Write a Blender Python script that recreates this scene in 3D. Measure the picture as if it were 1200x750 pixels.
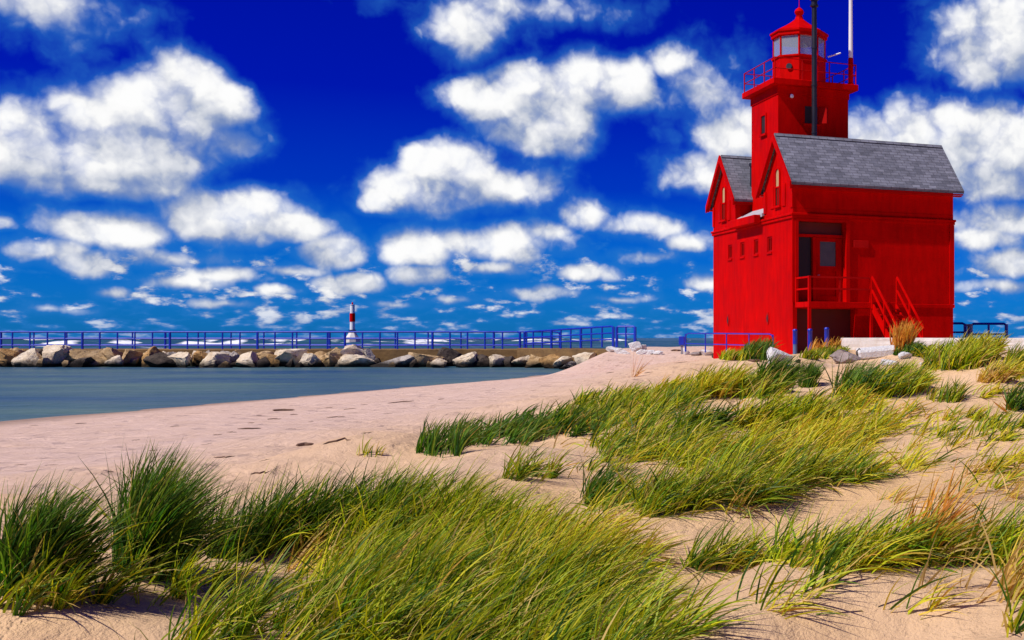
import bpy, bmesh, math, random
import numpy as np
from mathutils import Vector, Matrix
R = math.radians
for o in list(bpy.data.objects): bpy.data.objects.remove(o)
scene = bpy.context.scene
COL = scene.collection
rng = np.random.default_rng(7)
random.seed(7)

# ------------------------------------------------------------------ camera
FPX, CX, CY, ZC = 1463.0, 1000.0, 396.0, 1.7      # focal length, principal point (pixels of the 1200x750 photograph), eye height
cam = bpy.data.objects.new('camera', bpy.data.cameras.new('camera')); COL.objects.link(cam)
cam.location = (0, 0, ZC); cam.rotation_euler = (R(90), 0, 0)
cam.data.sensor_width = 36; cam.data.lens = FPX / 1200 * 36
cam.data.shift_x = -(CX - 600) / 1200; cam.data.shift_y = (CY - 375) / 1200
cam.data.clip_start = 0.05; cam.data.clip_end = 20000
scene.camera = cam

# ------------------------------------------------------------------ light
SUN_AZ_VEC = (-0.820, -0.573); SUN_EL = R(50)
sd = bpy.data.lights.new('sun', 'SUN'); sd.energy = 5.0; sd.angle = R(0.5); sd.color = (1.0, 0.95, 0.86)
sun = bpy.data.objects.new('sun', sd); COL.objects.link(sun)
to_sun = Vector((SUN_AZ_VEC[0]*math.cos(SUN_EL), SUN_AZ_VEC[1]*math.cos(SUN_EL), math.sin(SUN_EL)))
sun.rotation_euler = to_sun.to_track_quat('Z', 'Y').to_euler()
scene.view_settings.view_transform = 'Standard'; scene.view_settings.look = 'None'
scene.view_settings.exposure = 0.0; scene.view_settings.gamma = 1
scene.view_settings.use_curve_mapping = False
scene.cycles.use_denoising = True
scene.cycles.max_bounces = 6; scene.cycles.diffuse_bounces = 3; scene.cycles.glossy_bounces = 3
scene.cycles.transparent_max_bounces = 8
scene.cycles.sample_clamp_indirect = 4

# ------------------------------------------------------------------ sky with clouds
world = bpy.data.worlds.new('World'); scene.world = world; world.use_nodes = True
wt = world.node_tree; wt.nodes.clear()

class NT:
    """small helper to chain shader nodes"""
    def __init__(s, t): s.t = t
    def put(s, sock, v):
        if v is None: return
        if isinstance(v, bpy.types.NodeSocket): s.t.links.new(v, sock)
        else: sock.default_value = v
    def node(s, kind, **kw):
        n = s.t.nodes.new(kind)
        for k, v in kw.items(): setattr(n, k, v)
        return n
    def m(s, op, a, b=None, c=None, clamp=False):
        n = s.node('ShaderNodeMath', operation=op, use_clamp=clamp)
        s.put(n.inputs[0], a); s.put(n.inputs[1], b); s.put(n.inputs[2], c)
        return n.outputs[0]
    def v(s, op, a, b=None, c=None):
        n = s.node('ShaderNodeVectorMath', operation=op)
        s.put(n.inputs[0], a); s.put(n.inputs[1], b); s.put(n.inputs[2], c)
        return n.outputs['Value'] if op in ('LENGTH', 'DOT_PRODUCT', 'DISTANCE') else n.outputs[0]
    def mr(s, val, a, b, c=0., d=1., smooth=False):
        n = s.node('ShaderNodeMapRange'); n.clamp = True
        if smooth: n.interpolation_type = 'SMOOTHSTEP'
        s.put(n.inputs[0], val)
        for i, x in enumerate((a, b, c, d)): s.put(n.inputs[i+1], x)
        return n.outputs[0]
    def mix(s, f, a, b, mode='MIX'):
        n = s.node('ShaderNodeMix', data_type='RGBA', blend_type=mode)
        s.put(n.inputs[0], f)
        for i, x in ((6, a), (7, b)):
            s.put(n.inputs[i], (*x, 1) if isinstance(x, tuple) and len(x) == 3 else x)
        return n.outputs[2]
    def noise(s, vec, scale, detail=4, rough=.5, dist=0., dim='3D'):
        n = s.node('ShaderNodeTexNoise', noise_dimensions=dim)
        s.put(n.inputs['Vector'], vec); n.inputs['Scale'].default_value = scale
        n.inputs['Detail'].default_value = detail; n.inputs['Roughness'].default_value = rough
        n.inputs['Distortion'].default_value = dist
        return n.outputs[0]
    def xyz(s, x, y, z):
        n = s.node('ShaderNodeCombineXYZ')
        for i, q in enumerate((x, y, z)): s.put(n.inputs[i], q)
        return n.outputs[0]
    def sep(s, v):
        n = s.node('ShaderNodeSeparateXYZ'); s.put(n.inputs[0], v)
        return n.outputs[0], n.outputs[1], n.outputs[2]
    def ramp(s, f, stops, interp='LINEAR'):
        n = s.node('ShaderNodeValToRGB'); s.put(n.inputs[0], f); r = n.color_ramp; r.interpolation = interp
        while len(r.elements) > 1: r.elements.remove(r.elements[-1])
        r.elements[0].position = stops[0][0]; r.elements[0].color = (*stops[0][1], 1)
        for p, c in stops[1:]:
            e = r.elements.new(p); e.color = (*c, 1)
        return n.outputs[0]

def dir_of(px, py):
    az = math.atan2(px - CX, FPX)
    return az, math.atan2(CY - py, math.hypot(FPX, px - CX))

# cumulus clouds: centre and half size in the sky (given through the photograph's pixels, stored as azimuth and elevation)
CLOUDS = [  # px, py, rx, ry, weight
    (40,165,80,52,1),(100,160,80,62,1),(70,180,95,44,1),(150,165,110,50,1),(190,135,90,62,1),(228,96,52,36,1),(258,118,40,36,1),(85,128,42,24,1),(120,190,130,36,1),(0,172,70,46,1),(200,170,80,40,1),(275,165,36,34,.5),(130,215,110,20,.7),
    (30,8,120,40,.5),(90,40,70,26,.35),
    (140,268,80,28,.9),(270,252,95,35,1),(345,266,55,22,.9),
    (500,222,72,34,1),(545,196,46,38,1),(505,190,38,26,1),(452,234,36,24,1),(580,220,46,26,.9),(638,222,40,34,.5),
    (575,112,56,34,1),(690,100,72,40,1),(640,140,70,40,1),(740,98,40,32,1),(610,90,40,24,1),(660,165,40,22,.6),(790,70,36,22,.8),
    (548,28,52,42,.55),(600,6,110,24,.4),
    (1180,42,92,66,1),(1085,152,92,44,.95),(1165,172,88,62,1),(1030,168,62,30,.8),(1190,205,70,34,.8),
    (858,158,56,38,.85),(836,200,62,28,.75),(838,104,56,46,.42),(800,205,36,20,.5),
    (1185,258,76,24,.8),(1150,280,60,22,.7),(1192,310,66,20,.8),(1120,262,40,20,.5),
    (490,290,46,26,.9),(575,284,86,24,.75),(395,292,44,24,.9),(680,248,34,25,.75),(755,265,48,19,.75),
    (638,270,38,16,.6),(812,286,44,14,.6),(692,320,40,13,.75),(495,322,36,17,.9),(415,332,48,15,.85),
    (645,340,46,12,.7),(320,340,36,11,.7),(205,330,60,13,.6),(40,295,42,20,.7),(82,306,38,24,.8),(14,260,32,15,.7),
    (255,322,64,13,.6),(190,300,80,16,.45),(580,314,34,11,.6),(760,300,40,9,.5),(120,342,34,10,.6),(820,330,40,13,.6),
    (60,362,40,8,.5),(250,356,40,7,.5),(470,356,30,7,.5),(340,316,46,8,.5),(1180,335,60,10,.5),(540,350,40,7,.5),(720,352,40,7,.4),
]
grp = bpy.data.node_groups.new('cloud_density', 'ShaderNodeTree')
grp.interface.new_socket('Place', in_out='INPUT', socket_type='NodeSocketVector')
grp.interface.new_socket('Density', in_out='OUTPUT', socket_type='NodeSocketFloat')
grp.interface.new_socket('Height', in_out='OUTPUT', socket_type='NodeSocketFloat')
g = NT(grp); gi = g.node('NodeGroupInput'); go = g.node('NodeGroupOutput')
P = gi.outputs[0]
wob = g.node('ShaderNodeTexNoise', noise_dimensions='2D'); wob.inputs['Scale'].default_value = 16; wob.inputs['Detail'].default_value = 5
g.put(wob.inputs['Vector'], P)
Pw = g.v('MULTIPLY_ADD', g.v('SUBTRACT', wob.outputs['Color'], (.5, .5, .5)), (.036, .016, 0), P)
F = None
for px, py, rx, ry, w in CLOUDS:
    k_ = 1.2 if rx > 36 else 1.08
    rx, ry = rx*k_, ry*k_
    az, el = dir_of(px, py); c = math.cos(az)
    sx = 1/(rx/FPX*c*c); sy = 1/(ry/FPX*c)
    q2 = g.v('MULTIPLY_ADD', Pw, (sx, sy, 0), (-az*sx, -el*sy + .10, 0))
    L = g.v('LENGTH', g.v('MAXIMUM', q2, g.v('MULTIPLY', q2, (-1, -1.22, 0))))       # flatter below than above
    q = g.m('MULTIPLY_ADD', L, -w, w)
    F = q if F is None else g.m('SMOOTH_MAX', F, q, .12)
# general fields of fair-weather cumulus for the rest of the sky, seen as one flat layer (rows close up towards the horizon)
ax, el_, _ = g.sep(P)
lay = g.xyz(g.m('MULTIPLY', ax, 36.), g.m('MULTIPLY', g.m('LOGARITHM', g.m('ADD', g.m('MAXIMUM', el_, 0.), .045), 2.718), 6.5), 3.7)
lown = g.noise(lay, 1.45, 6, .52)
lowmask = g.mr(el_, .05, .115, 1, 0, True)
behind = g.mr(g.m('ABSOLUTE', g.m('ADD', ax, .27)), .5, .62, 0, 1, True)
F2 = g.m('MULTIPLY', g.m('SUBTRACT', lown, g.m('SUBTRACT', .84, g.m('ADD', g.m('MULTIPLY', lowmask, .34), g.m('MULTIPLY', behind, .06)))), 2.6)
fb = g.noise(P, 14, 10, .60, .2, '2D')
vo = g.node('ShaderNodeTexVoronoi', voronoi_dimensions='2D', feature='SMOOTH_F1'); 
wob2 = g.node('ShaderNodeTexNoise', noise_dimensions='2D'); wob2.inputs['Scale'].default_value = 60; wob2.inputs['Detail'].default_value = 4; g.put(wob2.inputs['Vector'], P)
g.put(vo.inputs['Vector'], g.v('MULTIPLY_ADD', g.v('SUBTRACT', wob2.outputs['Color'], (.5, .5, .5)), (.016, .016, 0), P))
vo.inputs['Scale'].default_value = 30; vo.inputs['Detail'].default_value = 3; vo.inputs['Roughness'].default_value = .5; vo.inputs['Smoothness'].default_value = .35
det = g.m('ADD', g.m('MULTIPLY', g.m('SUBTRACT', fb, .5), .85), g.m('MULTIPLY', g.m('SUBTRACT', .36, vo.outputs['Distance']), 1.15))
body = g.m('MAXIMUM', F, F2)
D = g.m('ADD', g.m('MINIMUM', g.m('MULTIPLY_ADD', body, 2.0, .02), .95), g.m('MULTIPLY', det, .60))
g.put(go.inputs[0], D)
g.put(go.inputs[1], g.m('ADD', g.m('MULTIPLY', g.m('MAXIMUM', body, -.3), .62), g.m('MULTIPLY', det, .36)))

w = NT(wt)
tc = w.node('ShaderNodeTexCoord'); dx, dy, dz = w.sep(tc.outputs['Generated'])
az = w.m('ARCTAN2', dx, dy); el = w.m('ARCSINE', dz)
place = w.xyz(az, el, 0.)
def dens(vec):
    n = w.node('ShaderNodeGroup'); n.node_tree = grp; w.put(n.inputs[0], vec); return n.outputs
D0, H0 = dens(place)
_, H1 = dens(w.v('ADD', place, (-.012, .022, 0)))
lit = w.mr(w.m('SUBTRACT', H0, H1), -.36, .50)
alpha = w.m('POWER', w.mr(D0, -.14, .78, 0, 1, True), .85)
hz = w.mr(el, .0, .03, .3, 1)
alpha = w.m('MULTIPLY', w.m('MULTIPLY', alpha, hz), w.mr(lit, .0, .4, .72, 1))
sky = w.node('ShaderNodeTexSky', sky_type='NISHITA'); sky.sun_disc = False
sky.sun_elevation = SUN_EL; sky.sun_rotation = math.atan2(SUN_AZ_VEC[0], SUN_AZ_VEC[1]); sky.altitude = 180
_, _, skyb = (lambda n: (n.outputs[0], n.outputs[1], n.outputs[2]))((lambda n: (w.put(n.inputs[0], sky.outputs[0]), n)[1])(w.node('ShaderNodeSeparateColor')))
tint = w.ramp(w.mr(el, 0, .35), [(0, (.03, .76, 2.15)), (.12, (.006, .44, 1.68)), (.33, (0.0, .085, 1.2)), (.53, (0, .022, 1.08)), (1, (0, .010, 1.0))])
SKYK = 0.86
blue = w.v('MULTIPLY', tint, w.xyz(*(w.m('MULTIPLY', skyb, SKYK),)*3))
wisp = w.mr(D0, -.75, .25, 0, .6, True)          # thin veil round each cloud
blue = w.mix(wisp, blue, (.3, 2.2, 6.6))
cloudc = w.ramp(lit, [(0, (2.9, 3.7, 5.7)), (.22, (4.2, 4.9, 6.6)), (.42, (6.4, 6.8, 7.8)), (.62, (8.4, 8.6, 9.2)), (.82, (10.6, 10.6, 10.6)), (1, (11, 11, 11))])
skyc = w.mix(alpha, blue, cloudc)
bg = w.node('ShaderNodeBackground'); w.put(bg.inputs[0], skyc); bg.inputs[1].default_value = 0.09
wo = w.node('ShaderNodeOutputWorld'); wt.links.new(bg.outputs[0], wo.inputs[0])
world.cycles.sampling_method = 'MANUAL'; world.cycles.sample_map_resolution = 512

# ------------------------------------------------------------------ materials
def new_mat(name):
    m = bpy.data.materials.new(name); m.use_nodes = True; m.node_tree.nodes.clear()
    n = NT(m.node_tree)
    b = n.node('ShaderNodeBsdfPrincipled'); o = n.node('ShaderNodeOutputMaterial')
    m.node_tree.links.new(b.outputs[0], o.inputs[0])
    return m, n, b, o
def bump(n, b, h, strength, dist):
    q = n.node('ShaderNodeBump'); q.inputs['Strength'].default_value = strength; q.inputs['Distance'].default_value = dist
    n.put(q.inputs['Height'], h); n.put(b.inputs['Normal'], q.outputs[0])
def objc(n): return n.node('ShaderNodeTexCoord').outputs['Object']
def posn(n): return n.node('ShaderNodeNewGeometry').outputs['Position']
def paint(name, c1, c2, rough=.45, scale=1.5, streak=True, b_=.15):
    m, n, b, o = new_mat(name)
    p = objc(n)
    s1 = n.noise(n.v('MULTIPLY', p, (1, 1, .18 if streak else 1)), scale*3, 5, .65)
    s2 = n.noise(p, scale*.6, 4, .6)
    f = n.mr(n.m('ADD', n.m('MULTIPLY', s1, .5), n.m('MULTIPLY', s2, .5)), .36, .66)
    n.put(b.inputs['Base Color'], n.mix(f, c1, c2))
    n.put(b.inputs['Roughness'], n.mr(s2, .3, .7, rough-.08, rough+.12))
    bump(n, b, n.noise(p, 40, 4, .6), b_, .01)
    return m
M = {}
M['red'] = paint('red_paint', (.40, .0012, .0008), (.65, .002, .0015), .6)
for k_ in ('red',): M[k_].node_tree.nodes['Principled BSDF'].inputs['Specular IOR Level'].default_value = .02
M['red_dark'] = paint('red_paint_darker', (.36, .002, .0015), (.5, .004, .003), .6)  # darker tone of the red, for frames, rails, soffits and small panels
M['red_dark'].node_tree.nodes['Principled BSDF'].inputs['Specular IOR Level'].default_value = .06
M['blue'] = paint('blue_paint', (.004, .02, .36), (.008, .045, .52), .35, 3)
M['blue_faded'] = paint('blue_paint_faded', (.05, .12, .28), (.16, .22, .34), .6, 6)
M['black'] = paint('black_metal', (.006, .006, .008), (.016, .016, .018), .4)
M['white'] = paint('white_paint', (.74, .74, .72), (.84, .84, .83), .4)
M['grey'] = paint('grey_metal', (.2, .21, .23), (.34, .35, .36), .5, 3, False)
M['tan_blind'] = paint('tan_blind', (.42, .27, .11), (.55, .36, .17), .6, 4)
M['wood'] = paint('driftwood', (.08, .04, .022), (.21, .11, .06), .8, 6, False, .5)
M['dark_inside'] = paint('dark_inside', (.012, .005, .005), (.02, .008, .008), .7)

M['maroon'] = paint('maroon_paint_and_shade', (.08, .002, .0015), (.12, .003, .002), .8)  # transom panel colour, and painted shade for the recess below the porch
m, n, b, o = new_mat('window_glass'); M['glass'] = m
b.inputs['Base Color'].default_value = (.035, .020, .012, 1); b.inputs['Roughness'].default_value = .2; b.inputs['Specular IOR Level'].default_value = .15
m, n, b, o = new_mat('door_glass'); M['door_glass'] = m
n.put(b.inputs['Base Color'], n.mix(n.noise(objc(n), 3, 3), (.045, .04, .028), (.10, .085, .06))); b.inputs['Roughness'].default_value = .25
m, n, b, o = new_mat('lantern_glass'); M['lantern_glass'] = m
b.inputs['Base Color'].default_value = (.62, .72, .80, 1); b.inputs['Roughness'].default_value = .12
tr = n.node('ShaderNodeBsdfTransparent'); tr.inputs[0].default_value = (.92, .96, 1, 1)
mx = n.node('ShaderNodeMixShader'); mx.inputs[0].default_value = .22
m.node_tree.links.new(tr.outputs[0], mx.inputs[1]); m.node_tree.links.new(b.outputs[0], mx.inputs[2]); m.node_tree.links.new(mx.outputs[0], o.inputs[0])

m, n, b, o = new_mat('roof_shingles'); M['shingle'] = m
p = objc(n); x, y, z = n.sep(p)
br = n.node('ShaderNodeTexBrick'); n.put(br.inputs['Vector'], n.xyz(x, n.m('MULTIPLY', z, 1.35), 0.))
br.inputs['Scale'].default_value = 1; br.inputs['Brick Width'].default_value = .34; br.inputs['Row Height'].default_value = .15
br.inputs['Mortar Size'].default_value = .012; br.inputs['Bias'].default_value = 0; br.offset = .37
br.inputs['Color1'].default_value = (.115, .12, .145, 1); br.inputs['Color2'].default_value = (.21, .215, .25, 1); br.inputs['Mortar'].default_value = (.075, .075, .09, 1)
pat = n.mr(n.noise(n.v('MULTIPLY', p, (1, 1, 2.2)), 2.4, 5, .7), .3, .7, .62, 1.25)
moss = n.mr(n.noise(p, 1.1, 6, .7), .64, .72)
n.put(b.inputs['Base Color'], n.mix(n.m('MULTIPLY', moss, .6), n.v('MULTIPLY', br.outputs[0], n.xyz(pat, pat, pat)), (.03, .028, .03)))
b.inputs['Roughness'].default_value = .8
bump(n, b, br.outputs['Fac'], -.5, .02)

m, n, b, o = new_mat('pale_roofing'); M['pale_roof'] = m
n.put(b.inputs['Base Color'], n.mix(n.noise(objc(n), 3, 5, .6), (.3, .3, .31), (.48, .48, .5))); b.inputs['Roughness'].default_value = .7

m, n, b, o = new_mat('white_concrete'); M['concrete'] = m
p = objc(n)
f = n.mr(n.noise(n.v('MULTIPLY', p, (1, 1, .5)), 2.2, 8, .68), .35, .7)
n.put(b.inputs['Base Color'], n.mix(f, (.62, .57, .48), (.86, .83, .76))); b.inputs['Roughness'].default_value = .85
bump(n, b, n.noise(p, 9, 6, .6), .5, .03)
m, n, b, o = new_mat('pier_wall'); M['pier'] = m
p = posn(n)
f = n.mr(n.noise(n.v('MULTIPLY', p, (1, 1, 3)), .7, 7, .7), .3, .7)
n.put(b.inputs['Base Color'], n.mix(f, (.10, .05, .012), (.25, .14, .04))); b.inputs['Roughness'].default_value = .85
bump(n, b, n.noise(p, 5, 6, .6), .6, .05)

def rock_mat(name, c1, c2, c3, wet=True):
    m, n, b, o = new_mat(name)
    p = posn(n); oi = n.node('ShaderNodeObjectInfo').outputs['Random']
    f = n.mr(n.noise(p, 1.6, 8, .65), .32, .68)
    c = n.mix(f, c1, c2)
    c = n.mix(n.mr(n.noise(n.v('ADD', p, (7, 3, 1)), 3.5, 6, .7), .55, .72), c, c3)
    if wet:      # algae and wet stone at the wave line, plus painted shade of overhanging undersides
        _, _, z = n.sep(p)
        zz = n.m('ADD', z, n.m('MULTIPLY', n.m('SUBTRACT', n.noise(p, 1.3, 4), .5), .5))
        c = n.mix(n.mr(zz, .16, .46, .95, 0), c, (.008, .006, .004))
    n.put(b.inputs['Base Color'], c); b.inputs['Roughness'].default_value = .9; b.inputs['Specular IOR Level'].default_value = .1
    bump(n, b, n.noise(p, 3.5, 8, .75), 1.0, .14)
    return m
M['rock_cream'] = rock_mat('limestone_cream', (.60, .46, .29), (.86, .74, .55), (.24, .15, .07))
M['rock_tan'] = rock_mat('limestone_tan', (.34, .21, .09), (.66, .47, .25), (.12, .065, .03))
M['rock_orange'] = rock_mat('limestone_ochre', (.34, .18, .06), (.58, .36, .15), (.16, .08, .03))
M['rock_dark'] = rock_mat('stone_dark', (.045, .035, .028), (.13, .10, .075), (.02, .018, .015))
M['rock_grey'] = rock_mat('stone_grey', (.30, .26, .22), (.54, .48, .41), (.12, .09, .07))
M['rock_white'] = rock_mat('stone_white', (.74, .72, .68), (.88, .86, .82), (.50, .45, .39), False)
M['rubble'] = rock_mat('rubble_brown_grey', (.26, .20, .18), (.46, .38, .34), (.12, .08, .07), False)

m, n, b, o = new_mat('beach_sand'); M['sand'] = m
p = posn(n); x, y, z = n.sep(p)
big = n.noise(p, .35, 5, .6); mid = n.noise(p, 2.2, 6, .65)
c = n.mix(n.mr(big, .35, .65), (.70, .45, .225), (.69, .47, .29))
pink = n.mr(n.m('ADD', x, n.m('MULTIPLY', big, 4)), -6.5, -1.5, 1, 0)
c = n.mix(pink, c, (.67, .475, .37))
c = n.mix(n.mr(mid, .42, .75, 0, .35), c, (.46, .28, .14))
crumb = n.node('ShaderNodeTexVoronoi'); n.put(crumb.inputs['Vector'], p); crumb.inputs['Scale'].default_value = 9
spk = n.mr(crumb.outputs['Distance'], .05, .12, .55, 0)
spk = n.m('MULTIPLY', spk, n.mr(n.noise(p, .9, 4, .6), .5, .66))
c = n.mix(spk, c, (.10, .06, .035))
zz = n.m('ADD', z, n.m('MULTIPLY', n.m('SUBTRACT', big, .5), .06))
c = n.mix(n.mr(zz, .02, .11, .85, 0), c, (.30, .20, .145))
n.put(b.inputs['Base Color'], c); b.inputs['Roughness'].default_value = .9; b.inputs['Specular IOR Level'].default_value = .15
rip = n.node('ShaderNodeTexWave', wave_type='BANDS'); n.put(rip.inputs['Vector'], n.v('MULTIPLY', p, (1, .35, 0)))
rip.inputs['Scale'].default_value = 1.7; rip.inputs['Distortion'].default_value = 7; rip.inputs['Detail'].default_value = 3; rip.inputs['Detail Scale'].default_value = 1.2
dimp = n.node('ShaderNodeTexVoronoi', feature='SMOOTH_F1'); n.put(dimp.inputs['Vector'], n.v('MULTIPLY_ADD', p, (1, 1, 0), n.v('MULTIPLY', n.xyz(mid, big, 0.), (.8, .8, 0)))); dimp.inputs['Scale'].default_value = 1.9
h = n.m('ADD', n.m('ADD', n.m('MULTIPLY', rip.outputs['Fac'], .07), n.m('MULTIPLY', n.noise(p, 7, 8, .7), .8)), n.m('MULTIPLY', n.mr(dimp.outputs['Distance'], .05, .40), 1.1))
bump(n, b, h, .85, .07)

def water_mat(name, c1, c2, rough, spec, bscale, bstr, foam):
    m, n, b, o = new_mat(name)
    p = posn(n)
    q = n.v('MULTIPLY', p, (.35, 1, 1))
    f = n.mr(n.noise(q, .16, 5, .6), .35, .65)
    c = n.mix(f, c1, c2)
    r = rough
    if foam:
        at = n.node('ShaderNodeAttribute', attribute_name='foam').outputs['Fac']
        ff = n.mr(n.m('MULTIPLY', at, n.mr(n.noise(n.v('MULTIPLY', p, (.5, 1, 1.5)), .9, 6, .7), .25, .6)), .15, .5)
        c = n.mix(ff, c, (.82, .84, .84)); r = n.mr(ff, 0, 1, rough, .9)
    n.put(b.inputs['Base Color'], c); n.put(b.inputs['Roughness'], r)
    b.inputs['Specular IOR Level'].default_value = spec; b.inputs['IOR'].default_value = 1.33
    hh = n.m('ADD', n.noise(q, bscale, 4, .6), n.m('MULTIPLY', n.noise(q, bscale*.22, 3, .5), 1.6))
    bump(n, b, hh, bstr, .3)
    return m
M['lagoon'] = water_mat('silty_water', (.085, .155, .125), (.022, .075, .135), .34, .10, 1.6, .6, False)
M['lake'] = water_mat('lake_water', (.02, .075, .12), (.03, .11, .14), .35, .25, .35, .5, True)

def blade_mat():
    m, n, b, o = new_mat('marram_grass')
    col = n.node('ShaderNodeAttribute', attribute_name='tint').outputs['Color']
    n.put(b.inputs['Base Color'], col); b.inputs['Roughness'].default_value = .55; b.inputs['Specular IOR Level'].default_value = .3
    t = n.node('ShaderNodeBsdfTranslucent'); n.put(t.inputs[0], n.v('MULTIPLY', col, (1.25, 1.25, .8)))
    x = n.node('ShaderNodeMixShader'); x.inputs[0].default_value = .38
    m.node_tree.links.new(b.outputs[0], x.inputs[1]); m.node_tree.links.new(t.outputs[0], x.inputs[2]); m.node_tree.links.new(x.outputs[0], o.inputs[0])
    return m
M['grass'] = blade_mat()

# ------------------------------------------------------------------ object helpers
def link(o, parent=None):
    COL.objects.link(o)
    if parent is not None: o.parent = parent
    return o
def empty(name, loc=(0, 0, 0), rz=0.):
    o = bpy.data.objects.new(name, None); o.location = loc; o.rotation_euler = (0, 0, rz); o.empty_display_size = .3
    return link(o)
def tag(o, label=None, cat=None, group=None, kind=None):
    for k, v in (('label', label), ('category', cat), ('group', group), ('kind', kind)):
        if v: o[k] = v
    return o
class MB:
    """collects shapes in one bmesh; build() links them as ONE mesh object"""
    def __init__(s): s.b = bmesh.new()
    def hull(s, pts, faces):
        vs = [s.b.verts.new(p) for p in pts]
        for f in faces: s.b.faces.new([vs[i] for i in f])
        return s
    def box(s, x0, x1, y0, y1, z0, z1):
        return s.hull([(x0,y0,z0),(x1,y0,z0),(x1,y1,z0),(x0,y1,z0),(x0,y0,z1),(x1,y0,z1),(x1,y1,z1),(x0,y1,z1)],
                      [(3,2,1,0),(4,5,6,7),(0,1,5,4),(1,2,6,5),(2,3,7,6),(3,0,4,7)])
    def bar(s, a, c, wd, ht, up=(0, 0, 1)):
        a, c = Vector(a), Vector(c); d = (c - a).normalized()
        sx = d.cross(Vector(up))
        if sx.length < 1e-4: sx = Vector((1, 0, 0))
        sx.normalize(); sy = sx.cross(d).normalized()
        pts = [tuple(q + sx*i*wd/2 + sy*j*ht/2) for q in (a, c) for i, j in ((-1,-1),(1,-1),(1,1),(-1,1))]
        return s.hull(pts, [(0,1,2,3),(7,6,5,4),(0,4,5,1),(1,5,6,2),(2,6,7,3),(3,7,4,0)])
    def tube(s, path, r, seg=8):
        path = [Vector(p) for p in path]; rings = []
        for i, p in enumerate(path):
            d = (path[min(i+1, len(path)-1)] - path[max(i-1, 0)]).normalized()
            sx = d.cross(Vector((0, 0, 1)))
            if sx.length < 1e-3: sx = Vector((1, 0, 0))
            sx.normalize(); sy = sx.cross(d)
            rr = r[i] if isinstance(r, (list, tuple)) else r
            rings.append([s.b.verts.new(p + (sx*math.cos(k*2*math.pi/seg) + sy*math.sin(k*2*math.pi/seg))*rr) for k in range(seg)])
        for a, c in zip(rings, rings[1:]):
            for k in range(seg): s.b.faces.new((a[k], a[(k+1) % seg], c[(k+1) % seg], c[k]))
        s.b.faces.new(rings[0][::-1]); s.b.faces.new(rings[-1])
        return s
    def lathe(s, prof, cx=0, cy=0, seg=16, off=0.):
        rings = []
        for r, z in prof:
            rings.append([s.b.verts.new((cx + r*math.cos(off + k*2*math.pi/seg), cy + r*math.sin(off + k*2*math.pi/seg), z)) for k in range(seg)])
        for a, c in zip(rings, rings[1:]):
            for k in range(seg): s.b.faces.new((a[k], a[(k+1) % seg], c[(k+1) % seg], c[k]))
        if prof[0][0] > 1e-5: s.b.faces.new(rings[0][::-1])
        if prof[-1][0] > 1e-5: s.b.faces.new(rings[-1])
        return s
    def prism(s, poly, axis, a, c):
        """poly: 2D points; axis 'x' extrudes (y,z) polygons along x, 'y' extrudes (x,z), 'z' extrudes (x,y)"""
        f = {'x': lambda p, q: (q, p[0], p[1]), 'y': lambda p, q: (p[0], q, p[1]), 'z': lambda p, q: (p[0], p[1], q)}[axis]
        A = [s.b.verts.new(f(p, a)) for p in poly]; B = [s.b.verts.new(f(p, c)) for p in poly]
        s.b.faces.new(A); s.b.faces.new(B[::-1]); k = len(poly)
        for i in range(k): s.b.faces.new((A[i], B[i], B[(i+1) % k], A[(i+1) % k]))
        return s
    def build(s, name, mat, parent=None, bev=0., smooth=False):
        bmesh.ops.remove_doubles(s.b, verts=s.b.verts, dist=1e-5)
        bmesh.ops.recalc_face_normals(s.b, faces=s.b.faces)
        if bev:
            bmesh.ops.bevel(s.b, geom=[e for e in s.b.edges if len(e.link_faces) == 2 and e.calc_face_angle(0) > .6], offset=bev, segments=1, affect='EDGES', clamp_overlap=True)
        me = bpy.data.meshes.new(name); s.b.to_mesh(me); s.b.free()
        me.materials.append(mat)
        if smooth:
            me.polygons.foreach_set('use_smooth', [True]*len(me.polygons)); me.set_sharp_from_angle(angle=R(40))
        return link(bpy.data.objects.new(name, me), parent)

def fast_mesh(name, verts, quads, mat, attr=None, smooth=True):
    me = bpy.data.meshes.new(name)
    nv, nf = len(verts), len(quads)
    me.vertices.add(nv); me.vertices.foreach_set('co', np.ascontiguousarray(verts, np.float32).ravel())
    me.loops.add(nf*4); me.loops.foreach_set('vertex_index', np.ascontiguousarray(quads, np.int32).ravel())
    me.polygons.add(nf); me.polygons.foreach_set('loop_start', np.arange(0, nf*4, 4, dtype=np.int32))
    me.polygons.foreach_set('loop_total', np.full(nf, 4, np.int32))
    if smooth: me.polygons.foreach_set('use_smooth', np.ones(nf, bool))
    me.update(calc_edges=True); me.validate()
    if attr:
        for k, a in attr.items():
            if a.ndim == 2:
                t = me.attributes.new(k, 'FLOAT_COLOR', 'POINT'); t.data.foreach_set('color', np.c_[a, np.ones(nv)].astype(np.float32).ravel())
            else:
                t = me.attributes.new(k, 'FLOAT', 'POINT'); t.data.foreach_set('value', a.astype(np.float32))
    me.materials.append(mat)
    return bpy.data.objects.new(name, me)

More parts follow.
